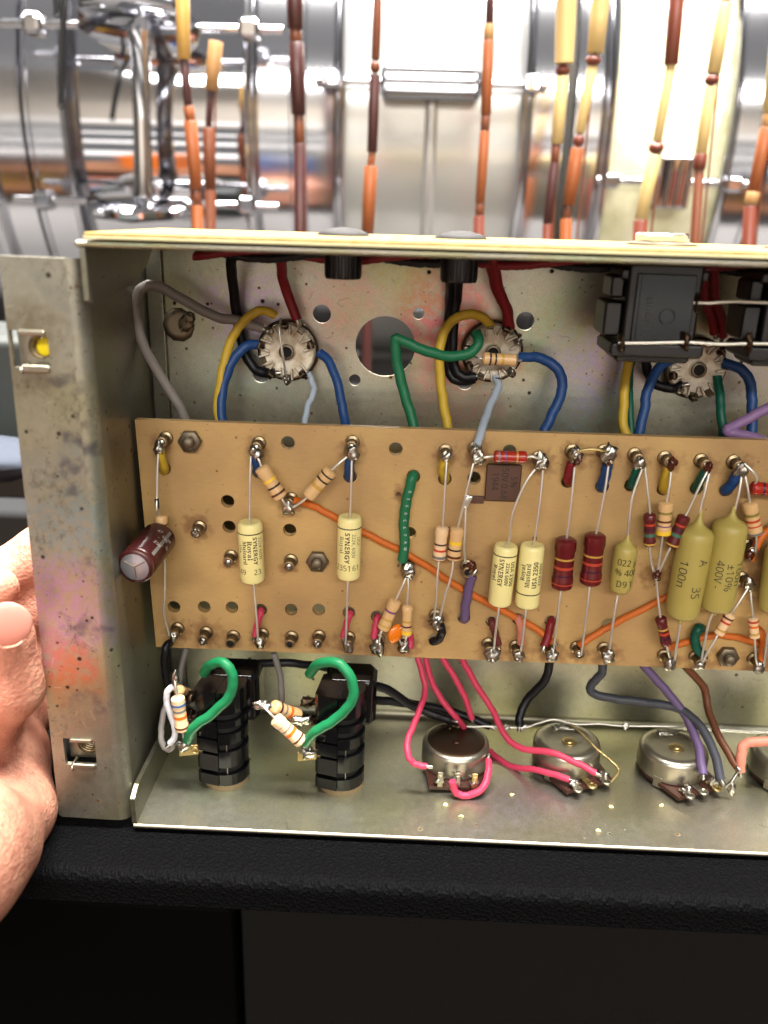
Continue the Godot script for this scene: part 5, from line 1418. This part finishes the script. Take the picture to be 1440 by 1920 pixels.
func build_jacks() -> void:
	input_jack(22.6, "left black segmented input jack standing on the bottom panel", 3)
	input_jack(58.1, "right black segmented input jack standing on the bottom panel", 8)
	for e in [[v(12.3, 17.2, 46.5), v(2.0, 1.9, 1.5), 5, "round solder bead at the left input jack's tag", 0.25], [v(10.9, 39.4, 46.0), v(1.0, 2.2, 0.9), 6, "small upright solder tip above the left input jack's resistor", 0.5], [v(48.8, 16.5, 46.5), v(2.4, 1.8, 1.4), 7, "wide flat solder lump at the right input jack's tag", 0.5], [v(35.4, 31.8, 46.0), v(2.0, 1.2, 1.2), 8, "pointed solder lump where the right jack's two resistors meet", 0.7], [v(46.1, 24.3, 42.0), v(3.0, 1.6, 1.2), 9, "solder smear behind the right jack's slanting resistor", 0.6]]:
		org = e[0]
		var s := begin()
		blob(s, e[0], e[1], e[4], e[2])
		solo("solder_lump", s, M["solder"], e[3], "solder")
	# plugs in the top panel: a domed cap outside, a black barrel inside
	for k in 2:
		var x: float = [56.0, 86.4][k]
		var o := thing("panel_plug", ["left grey domed plug through the top panel with a black barrel inside", "right grey domed plug through the top panel with a black barrel inside"][k], "plug", v(x, 150, 25), "domed plugs through the top panel")
		var d := begin()
		lathe(d, v(x, 160.32, 25), v(x, 161.3, 25), [Vector2(0, 6.8), Vector2(0.5, 6.6), Vector2(1.3, 4.8), Vector2(1.8, 2.4), Vector2(2.0, 0)], 28)
		part("cap", d, M["cap_grey"], o)
		var b := begin()
		lathe(b, v(x, 156.9, 25), v(x, 155.9, 25), [Vector2(0, 5.0), Vector2(6.5, 4.9), Vector2(7.4, 4.6), Vector2(7.4, 0)], 28)
		for j in 5:
			var a := -0.6 + j * 0.35
			box(b, v(x + sin(a) * 4.8, 153.0, 25 + cos(a) * 4.8), v(0.9, 6.6, 0.9), 0.2, Basis(Vector3(0, 1, 0), a))
		part("barrel", b, M["satin_black"], o)
	# output jacks
	for k in 2:
		var x: float = 136.8 + k * 34.5
		var o := thing("output_jack", ["black square output jack hanging from the top panel, its nut on the yellow plate", "second black output jack cut by the right edge"][k], "jack socket", v(x, 134, 30), "black output jacks on the top panel")
		var b := begin()
		box(b, v(x, 145.6, 30), v(18.5, 21.5, 15), 1.0)
		box(b, v(x - 0.3, 135.2, 30), v(23.5, 3.6, 17), 0.8)
		box(b, v(x - 0.3, 132.6, 29), v(19.0, 2.0, 13), 0.8)
		box(b, v(x, 153.4, 30), v(22.0, 3.0, 13), 0.8)
		box(b, v(x - 11.0, 150.2, 30), v(3.4, 5.4, 10), 0.7)
		box(b, v(x - 11.6, 142.4, 30), v(4.4, 8.6, 12), 0.7)
		part("body", b, M["satin_black"], o)
		var f := begin()
		box(f, v(x + 0.6, 144.8, 37.6), v(13.6, 18.0, 0.8), 0.3)
		box(f, v(x - 6.6, 144.6, 37.7), v(1.2, 18.6, 0.9), 0.3)
		ring(f, v(x + 1.2, 143.6, 38.05), Vector3(0, 0, 1), 1.9, 0.16, 24, 6)
		part("face", f, M["black_plastic"], o)
		print_on(o, "F PADUIT", M["satin_black"], v(x - 3.6, 154, -12.0), v(x - 3.6, 134, -12.0), 50.06, 10.5, 0.0, 1.7, true, true, false, 1.0, true)
		var n := begin()
		lathe(n, v(x - 0.4, 160.32, 30.5), v(x - 0.4, 161.3, 30.5), [Vector2(0, 8.6), Vector2(0.5, 8.4), Vector2(0.8, 7.0), Vector2(0.9, 0)], 32)
		part("washer", n, M["dull_steel"], o)
		var hn := begin()
		lathe(hn, v(x - 0.4, 161.1, 30.5), v(x - 0.4, 162.1, 30.5), [Vector2(0, 6.6), Vector2(1.6, 6.8), Vector2(2.2, 6.2), Vector2(2.2, 4.2), Vector2(1.0, 4.0)], 6)
		part("hex_nut", hn, M["chrome"], o)
		for p in ([v(127.4, 136.8, 39.0), v(143.2, 137.9, 39.0), v(145.0, 146.8, 37.0)] if k == 0 else [v(158.8, 138.1, 39.0)]):
			var ey := begin()
			blob(ey, p, v(0.9, 2.4, 1.6), 0.35, int(p.x), Basis(Vector3(0, 0, 1), 0.15))
			part("solder_joint", ey, M["dark_nickel"], o)
	for k in 2:
		org = v(145.1, 137.5, 39.0)
		var bw := begin()
		if k == 0:
			tube(bw, [v(126.5, 137.0, 39.5), v(133.1, 137.2, 39.5), v(143.6, 137.7, 39.5), v(151.6, 137.5, 39.5), v(159.4, 137.9, 39.5), v(168.6, 138.0, 39.5)], 0.42, 8)
		else:
			tube(bw, [v(144.0, 147.2, 38.0), v(147.7, 147.3, 38.5), v(154.2, 147.8, 38.5), v(167.2, 147.7, 38.5)], 0.42, 8)
		solo("bus_wire", bw, M["lead"], ["lower bare wire strung between the two output jacks", "upper bare wire strung between the two output jacks"][k], "wire")

# ------------------------------------------------------------------ controls on the bottom panel
func control(c: Vector3, turn: float, label: String, can: String, brown: bool, seed_at: int) -> void:
	var o := thing("potentiometer", label, "potentiometer", v(c.x, 0, c.z), "round metal controls on the bottom panel")
	var bs := Basis(Vector3(0, 1, 0), turn)
	var base := v(c.x, 0, c.z)
	var s := begin()
	lathe(s, base + v(0, 2.6, 0), base + v(0, 3.6, 0), [Vector2(0, 9.8), Vector2(0.2, 10.6), Vector2(5.8, 10.6), Vector2(6.9, 10.3), Vector2(7.5, 9.3), Vector2(7.6, 7.7), Vector2(7.3, 6.9), Vector2(7.4, 0)], 40)
	var cn := part("can", s, M[can], o)
	var d := begin()
	lathe(d, base + bs * v(0, 10.0, 1.0), base + bs * v(0, 11.0, 1.0), [Vector2(-0.2, 2.4), Vector2(0.15, 2.3), Vector2(0.25, 1.5), Vector2(0.6, 1.3), Vector2(0.7, 0)], 18)
	part("rivet", d, M["brass" if not brown else "dark_nickel"], cn)
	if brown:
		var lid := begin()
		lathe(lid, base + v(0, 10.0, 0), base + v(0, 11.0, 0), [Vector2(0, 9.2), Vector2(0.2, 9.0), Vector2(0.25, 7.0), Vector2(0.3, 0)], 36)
		part("brown_lid", lid, M["dark_nickel"], cn)  # separate darker brown disc on the can top
	var w := begin()
	var outline := circle(Vector2.ZERO, 10.2, 24)
	var poly := PackedVector2Array()
	for p in outline:
		if p.y > -4.0:
			poly.append(p)
	var first := 0
	for i in poly.size():
		if poly[i].x < 0.0 and poly[i].y < 0.0 and (poly[i] - poly[(i + 1) % poly.size()]).length() > 9.5:
			first = (i + 1) % poly.size()
	var ord := PackedVector2Array()
	for i in poly.size():
		ord.append(poly[(first + i) % poly.size()])
	ord.append(Vector2(-8.4, -13.6))
	ord.append(Vector2(8.4, -13.6))
	sheet(w, ord, [], 1.3, 2.5, bs * Basis(Vector3(1, 0, 0), Vector3(0, 0, -1), Vector3(0, 1, 0)), base)
	part("wafer", w, M["wafer"], o)
	var bush := begin()
	lathe(bush, base + v(0, 0.02, 0), base + v(0, 1, 0), [Vector2(0, 7.6), Vector2(1.2, 7.6), Vector2(1.25, 4)], 24)
	part("washer", bush, M["satin_black"], o)
	for k in 4:
		var a := PI * 0.25 + k * PI * 0.5 + 0.3
		var cl := begin()
		box(cl, base + bs * Vector3(cos(a) * 10.7, 2.4, sin(a) * 10.7), v(0.5, 3.6, 2.6), 0.15, bs * Basis(Vector3(0, 1, 0), -a))
		part("clamp_claw", cl, M["steel"], cn)
	for k in 3:
		var x := -5.2 + k * 5.2
		var lg := begin()
		if brown:
			box(lg, base + bs * v(x, 2.7, 12.4), v(1.7, 0.5, 3.0), 0.15, bs)
			box(lg, base + bs * v(x, 5.2, 13.7), v(1.7, 5.2, 0.5), 0.15, bs)
			box(lg, base + bs * v(x, 6.0, 14.0), v(0.9, 1.6, 0.5), 0.15, bs)
		else:
			box(lg, base + bs * v(x, 2.8, 12.8), v(2.2, 0.5, 4.4), 0.15, bs)
			ring(lg, base + bs * v(x, 3.1, 14.6), Vector3(0, 1, 0), 1.2, 0.4, 14, 6)
		var l := part("solder_lug", lg, M["steel" if (k + seed_at) % 3 else "brass"], o)
		if k != (1 if not brown else 7):
			var sd := begin()
			blob(sd, base + bs * v(x, 4.2 if not brown else 4.6, 13.0), v(1.5, 1.3, 1.1), 0.6, seed_at + k)
			part("solder_joint", sd, M["solder"], l)
	# solder puddle on the can's back edge
	var pd := begin()
	blob(pd, base + v(0.5, 9.9, -7.4), v(3.4, 0.8, 1.7), 0.6, seed_at * 3)
	blob(pd, base + v(-2.2, 9.9, -6.6), v(1.6, 0.9, 1.2), 0.6, seed_at * 5)
	part("solder_puddle", pd, M["dark_nickel" if brown else "solder"], cn)

func build_pots() -> void:
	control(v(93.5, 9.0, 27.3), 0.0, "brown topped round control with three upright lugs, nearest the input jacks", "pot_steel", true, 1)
	control(v(128.9, 9.0, 24.7), 0.42, "round steel control, second from the left, pink wires on its lugs", "pot_steel", false, 2)
	control(v(162.4, 9.0, 25.4), 0.42, "round steel control with violet and grey wires on its lugs", "pot_steel", false, 4)
	control(v(197.8, 9.0, 25.3), 0.3, "round steel control cut by the picture's right edge", "pot_steel", false, 5)
	org = v(135.1, 13.9, 22.0)
	var bw := begin()
	tube(bw, [v(92.8, 12.4, 20.0), v(97.2, 10.2, 20.0), v(104.1, 10.6, 20.0), v(110.1, 10.5, 20.0), v(116.1, 10.8, 20.0), v(120.2, 12.6, 20.0), v(125.2, 14.2, 20.0), v(132.2, 12.8, 20.0), v(139.8, 13.3, 20.0), v(146.7, 12.9, 20.0), v(162.8, 13.5, 20.0), v(169.6, 13.4, 20.0), v(178.1, 13.1, 20.0), v(200.2, 12.6, 20.0)], 0.32, 8)
	for p in [v(110.1, 10.5, 20.0), v(115.3, 10.7, 20.0), v(147.9, 12.9, 20.0)]:
		blob(bw, p, v(1.2, 0.9, 1.0), 0.6, int(p.x))
	solo("earth_bus_wire", bw, M["lead"], "bare earth wire strung along the backs of the controls", "wire")
	org = v(138.5, 8.1, 25.0)
	var b2 := begin()
	tube(b2, [v(129.7, 14.0, 22.0), v(132.3, 13.1, 24.0), v(137.5, 9.9, 29.0), v(142.5, 7.7, 34.0), v(143.0, 5.7, 35.0), v(140.2, 2.0, 36.0)], 0.38, 8)
	solo("link_wire", b2, M["brass"], "bare link from the earth wire over the second control to its lug", "wire")
	org = v(176.8, 7.8, 38.0)
	var b3 := begin()
	tube(b3, [v(178.8, 10.6, 37.0), v(177.9, 8.7, 37.0), v(176.5, 6.8, 38.0), v(174.9, 4.8, 38.0)], 0.5, 8)
	blob(b3, v(176.9, 4.3, 38.0), v(1.2, 2.2, 0.9), 0.5, 4, Basis(Vector3(0, 0, 1), 0.3))
	solo("solder_tail", b3, M["solder"], "jagged solder tail at the third control's outer lug", "solder")

# ------------------------------------------------------------------ bead curtain
func strand(label: String, segs: Array) -> void:   # each: [upper end, lower end, width in mm, material]; a width below zero marks a ball
	var last: Vector3 = segs[segs.size() - 1][1]
	var o := thing("bead_strand", label, "bead strand", last, "strands of the wooden bead curtain")
	var cord := begin()
	tube(cord, [segs[0][0], last], 0.5, 6, false)
	part("cord", cord, M["bead_brown"], o)
	for s in segs:
		var st := begin()
		var a: Vector3 = s[0]
		var b: Vector3 = s[1]
		var l := (b - a).length()
		var w: float = absf(s[2]) * 0.44
		if s[2] < 0.0:
			lathe(st, a, b, [Vector2(0, 0.6), Vector2(l * 0.1, w * 0.62), Vector2(l * 0.3, w * 0.93), Vector2(l * 0.5, w), Vector2(l * 0.7, w * 0.93), Vector2(l * 0.9, w * 0.62), Vector2(l, 0.6)], 18)
			part("ball_bead", st, M[s[3]], o)
		else:
			lathe(st, a, b, [Vector2(0, 0.7), Vector2(0, w * 0.93), Vector2(0.25, w), Vector2(l * 0.5, w * 1.02), Vector2(l - 0.25, w * 0.97), Vector2(l, w * 0.9), Vector2(l, 0.7)], 16)
			part("tube_bead", st, M[s[3]], o)

func build_strands() -> void:
	strand("yellow topped bead strand before the chrome drum's post", [[v(-26.9, 256.3, -150.0), v(-27.6, 226.0, -150.0), 6.6, "bead_yellow"], [v(-27.6, 225.8, -150.0), v(-26.7, 207.6, -150.0), 4.2, "bead_maroon"], [v(-26.7, 207.6, -150.0), v(-26.0, 202.1, -150.0), 5.2, "bead_orange"], [v(-26.0, 201.9, -150.0), v(-24.8, 173.8, -150.0), 6.6, "bead_orange"], [v(-24.8, 173.8, -150.0), v(-24.6, 167.0, -150.0), 4.8, "bead_brown"], [v(-24.6, 167.0, -150.0), v(-28.0, 63.6, -150.0), 5.6, "bead_orange"]])
	strand("added dull tan strand standing for the yellow topped one mirrored in the chrome drum", [[v(-18.8, 237.4, -175.0), v(-21.9, 217.2, -175.0), 7.4, "bead_tan"], [v(-22.1, 217.2, -175.0), v(-23.8, 201.8, -175.0), 3.6, "bead_maroon"], [v(-23.8, 201.4, -175.0), v(-24.2, 174.5, -175.0), 6.6, "bead_brown"], [v(-24.2, 174.5, -175.0), v(-28.7, 57.5, -175.0), 6.0, "bead_brown"]])  # mirror image of the first strand in the chrome, built as beads
	strand("thick maroon bead strand left of the white drum", [[v(20.5, 257.2, -150.0), v(20.8, 238.6, -150.0), 8.0, "bead_maroon"], [v(20.8, 238.6, -150.0), v(21.0, 233.5, -150.0), 6.0, "bead_brown"], [v(21.0, 233.5, -150.0), v(21.9, 205.6, -150.0), 7.4, "bead_maroon"], [v(21.9, 205.6, -150.0), v(22.3, 193.8, -150.0), 4.6, "bead_brown"], [v(22.3, 193.8, -150.0), v(22.5, 65.4, -150.0), 6.2, "bead_maroon"]])
	strand("bead strand maroon above and orange below, over the white drum's left half", [[v(55.7, 257.9, -150.0), v(55.1, 227.8, -150.0), 4.2, "bead_brown"], [v(55.1, 227.8, -150.0), v(55.0, 222.1, -150.0), -5.0, "bead_brown"], [v(55.0, 222.1, -150.0), v(54.5, 191.3, -150.0), 5.2, "bead_maroon"], [v(54.5, 191.3, -150.0), v(54.0, 185.4, -150.0), 3.6, "bead_orange"], [v(54.0, 185.4, -150.0), v(53.1, 157.6, -150.0), 6.6, "bead_orange"], [v(53.1, 157.4, -150.0), v(54.2, 66.5, -150.0), 5.6, "bead_maroon"]])
	strand("mostly orange bead strand over the white drum's right half", [[v(102.2, 258.8, -150.0), v(102.9, 242.1, -150.0), 4.0, "bead_maroon"], [v(102.9, 242.1, -150.0), v(102.9, 236.1, -150.0), 5.0, "bead_tan"], [v(102.9, 236.1, -150.0), v(103.7, 207.5, -150.0), 5.4, "bead_orange"], [v(103.7, 207.5, -150.0), v(103.7, 201.0, -150.0), 4.6, "bead_brown"], [v(103.7, 201.0, -150.0), v(103.5, 171.6, -150.0), 5.0, "bead_orange"], [v(103.5, 171.6, -150.0), v(103.4, 165.9, -150.0), 4.2, "bead_brown"], [v(103.4, 165.9, -150.0), v(108.4, 68.5, -150.0), 5.6, "bead_red"]])
	strand("cream bead strand with a red ball, just right of the white drum", [[v(133.7, 259.4, -150.0), v(135.5, 227.9, -150.0), 9.4, "bead_cream"], [v(135.3, 227.7, -150.0), v(135.3, 223.2, -150.0), -7.4, "bead_red"], [v(135.3, 223.2, -150.0), v(135.5, 196.6, -150.0), 6.0, "bead_cream"], [v(135.3, 196.6, -150.0), v(135.3, 189.0, -150.0), 4.6, "bead_brown"], [v(135.3, 189.0, -150.0), v(134.4, 163.3, -150.0), 4.8, "bead_maroon"], [v(134.4, 163.3, -150.0), v(140.4, 69.6, -150.0), 4.8, "bead_red"]])
	strand("cream bead strand with a ball above an orange lower half, left of the cream drum", [[v(148.4, 259.7, -150.0), v(148.4, 232.2, -150.0), 8.4, "bead_cream"], [v(147.9, 231.8, -150.0), v(147.8, 227.2, -150.0), -7.6, "bead_red"], [v(147.8, 227.2, -150.0), v(145.1, 201.1, -150.0), 5.0, "bead_cream"], [v(145.1, 201.1, -150.0), v(144.8, 195.1, -150.0), -5.4, "bead_red"], [v(144.8, 195.1, -150.0), v(143.2, 171.5, -150.0), 6.6, "bead_orange"], [v(143.2, 171.5, -150.0), v(142.8, 165.8, -150.0), 4.2, "bead_brown"], [v(142.8, 165.8, -150.0), v(148.2, 69.9, -150.0), 6.0, "bead_orange"]])
	strand("red topped bead strand over the cream drum's left part", [[v(179.4, 260.3, -150.0), v(180.8, 228.5, -150.0), 7.0, "bead_red"], [v(180.8, 228.5, -150.0), v(179.0, 198.7, -150.0), 4.6, "bead_cream"], [v(179.0, 198.7, -150.0), v(179.0, 193.4, -150.0), -7.6, "bead_red"], [v(178.8, 192.9, -150.0), v(176.0, 166.3, -150.0), 6.6, "bead_cream"], [v(176.0, 166.1, -150.0), v(183.3, 71.1, -150.0), 7.2, "bead_red"]])
	strand("cream bead strand with one ball over the cream drum's right part", [[v(199.8, 260.7, -150.0), v(199.9, 251.9, -150.0), 4.6, "bead_red"], [v(199.9, 251.9, -150.0), v(199.2, 225.7, -150.0), 6.8, "bead_cream"], [v(199.0, 225.7, -150.0), v(198.9, 220.8, -150.0), -7.2, "bead_red"], [v(198.9, 220.6, -150.0), v(198.6, 194.3, -150.0), 5.6, "bead_cream"], [v(198.7, 194.1, -150.0), v(198.9, 187.8, -150.0), 6.2, "bead_red"], [v(198.9, 187.8, -150.0), v(208.5, 72.0, -150.0), 4.8, "bead_brown"]])
	strand("brown bead strand at the right edge of the picture", [[v(222.3, 261.1, -150.0), v(225.2, 211.5, -150.0), 6.4, "bead_cream"], [v(225.0, 211.0, -150.0), v(225.2, 205.2, -150.0), 5.0, "bead_tan"], [v(225.2, 205.2, -150.0), v(224.2, 179.2, -150.0), 6.2, "bead_orange"], [v(224.2, 179.2, -150.0), v(223.7, 173.7, -150.0), 6.4, "bead_tan"], [v(223.7, 173.4, -150.0), v(234.1, 72.9, -150.0), 6.4, "bead_red"]])

# ------------------------------------------------------------------ the hand on the flange
func field_mesh(st: SurfaceTool, bones: Array, lo: Vector3, hi: Vector3, cell: float, blend: float) -> void:
	var n := Vector3i((hi - lo) / cell) + Vector3i.ONE
	var val := PackedFloat32Array()
	val.resize(n.x * n.y * n.z)
	val.fill(9.0)
	for b in bones:
		var a: Vector3 = b[0]
		var e: Vector3 = b[1]
		var ra: float = b[2]
		var rb: float = b[3]
		var rm := maxf(ra, rb) + blend + cell * 2.0
		var c0 := Vector3i(((a.min(e) - Vector3.ONE * rm - lo) / cell).floor()).clamp(Vector3i.ZERO, n - Vector3i.ONE)
		var c1 := Vector3i(((a.max(e) + Vector3.ONE * rm - lo) / cell).ceil()).clamp(Vector3i.ZERO, n - Vector3i.ONE)
		var ae := e - a
		var l2 := maxf(ae.length_squared(), 1e-6)
		for z in range(c0.z, c1.z + 1):
			for y in range(c0.y, c1.y + 1):
				for x in range(c0.x, c1.x + 1):
					var p := lo + Vector3(x, y, z) * cell
					var t := clampf((p - a).dot(ae) / l2, 0.0, 1.0)
					var d := (p - a - ae * t).length() - lerpf(ra, rb, t)
					var i := (z * n.y + y) * n.x + x
					var o := val[i]
					var h := maxf(blend - absf(o - d), 0.0) / blend
					val[i] = minf(o, d) - h * h * blend * 0.25
	var at := {}
	var nx := 1
	var ny := n.x
	var nz := n.x * n.y
	var pos := {}
	var nor := {}
	for z in n.z - 1:
		for y in n.y - 1:
			for x in n.x - 1:
				var i := z * nz + y * ny + x
				var v0 := val[i]
				var v1 := val[i + 1]
				var v2 := val[i + ny]
				var v3 := val[i + ny + 1]
				var v4 := val[i + nz]
				var v5 := val[i + nz + 1]
				var v6 := val[i + nz + ny]
				var v7 := val[i + nz + ny + 1]
				var inside := int(v0 < 0) + int(v1 < 0) + int(v2 < 0) + int(v3 < 0) + int(v4 < 0) + int(v5 < 0) + int(v6 < 0) + int(v7 < 0)
				if inside == 0 or inside == 8:
					continue
				var vals := [v0, v1, v2, v3, v4, v5, v6, v7]
				var sum := Vector3.ZERO
				var count := 0
				for e in [[0, 1], [2, 3], [4, 5], [6, 7], [0, 2], [1, 3], [4, 6], [5, 7], [0, 4], [1, 5], [2, 6], [3, 7]]:
					var p: float = vals[e[0]]
					var q: float = vals[e[1]]
					if (p < 0.0) != (q < 0.0):
						var t := p / (p - q)
						var pa := Vector3(e[0] & 1, (e[0] >> 1) & 1, e[0] >> 2)
						var pb := Vector3(e[1] & 1, (e[1] >> 1) & 1, e[1] >> 2)
						sum += pa.lerp(pb, t)
						count += 1
				pos[i] = lo + (Vector3(x, y, z) + sum / count) * cell
				nor[i] = Vector3(v1 + v3 + v5 + v7 - v0 - v2 - v4 - v6, v2 + v3 + v6 + v7 - v0 - v1 - v4 - v5, v4 + v5 + v6 + v7 - v0 - v1 - v2 - v3).normalized()
	for i in pos:
		for e in [[nx, ny, nz], [ny, nz, nx], [nz, nx, ny]]:
			# the edge from i along e[0] is crossed: join the four cells round it
			var j: int = i + e[0]
			if j >= val.size() or (val[i] < 0.0) == (val[j] < 0.0):
				continue
			var q := [i, i - e[1], i - e[1] - e[2], i - e[2]]
			if pos.has(q[1]) and pos.has(q[2]) and pos.has(q[3]):
				quad(st, pos[q[0]], pos[q[1]], pos[q[2]], pos[q[3]], [nor[q[0]], nor[q[1]], nor[q[2]], nor[q[3]]])

func build_hand() -> void:
	var o := thing("person", "left hand of a person gripping the chassis flange, thumb in front", "person", v(-45, -30, 30))
	var bones := []
	# palm and wrist
	bones.append([v(-53.3, 23.4, 42.0), v(-39.5, 12.3, 49.0), 19.0, 10.5])
	bones.append([v(-39.5, 12.3, 49.0), v(-31.6, 5.8, 64.0), 10.5, 10.0])
	bones.append([v(-31.6, 5.8, 64.0), v(-27.9, 11.6, 84.0), 10.0, 11.0])
	bones.append([v(-53.9, 11.7, 44.0), v(-39.0, 3.2, 70.0), 20.0, 14.0])
	bones.append([v(-27.9, 11.6, 84.0), v(-31.6, 13.7, 100.0), 11.0, 15.0])
	bones.append([v(-32.9, 19.5, 96.0), v(-47.6, 22.5, 130.0), 20.0, 26.0])
	bones.append([v(-53.3, 23.4, 42.0), v(-58.2, 51.0, 34.0), 17.0, 13.0])
	# thumb: last joint stands against the flange edge
	bones.append([v(-49.4, 19.0, 54.0), v(-39.9, 34.4, 58.0), 12.0, 9.6])
	bones.append([v(-39.9, 34.4, 58.0), v(-30.5, 44.7, 61.0), 9.6, 9.0])
	bones.append([v(-30.5, 44.7, 61.0), v(-28.8, 59.8, 63.0), 9.0, 8.4])
	# four fingers closing behind the flange
	for k in 4:
		var y := 62.0 - k * 15.5
		var r := 7.8 - absf(k - 1.0) * 0.4
		bones.append([v(-46, y - 2.0, 30), v(-33 + k * 1.5, y + 5.0, 22), r + 1.2, r])
		bones.append([v(-33 + k * 1.5, y + 5.0, 22), v(-17, y + 3.0, 30), r, r - 0.7])
		bones.append([v(-17, y + 3.0, 30), v(-13.4, y + 1.0, 44), r - 0.9, r - 1.9])
	bones.append([v(-47.4, 58.1, 44.0), v(-37.0, 65.4, 46.0), 8.0, 5.8])
	var st := begin()
	field_mesh(st, bones, v(-90, -62, -6), v(0, 90, 136), 1.5, 6.5)
	var body := part("hand", st, M["skin"], o)
	var nl := begin()
	var c: Vector3 = v(-22.8, 67.7, 70.3)
	blob(nl, c, v(6.0, 5.6, 1.2), 0.02, 3, Basis(Vector3(0, 1, 0), 0.35) * Basis(Vector3(1, 0, 0), -0.12))
	part("thumbnail", nl, M["nail"], body)
	var ne := begin()
	tube(ne, [v(-26.1, 61.8, 71.0), v(-23.5, 61.8, 71.6), v(-20.9, 62.2, 71.2), v(-19.7, 62.9, 70.0)], 0.35, 8)
	part("nail_edge", ne, M["nail_edge"], body)
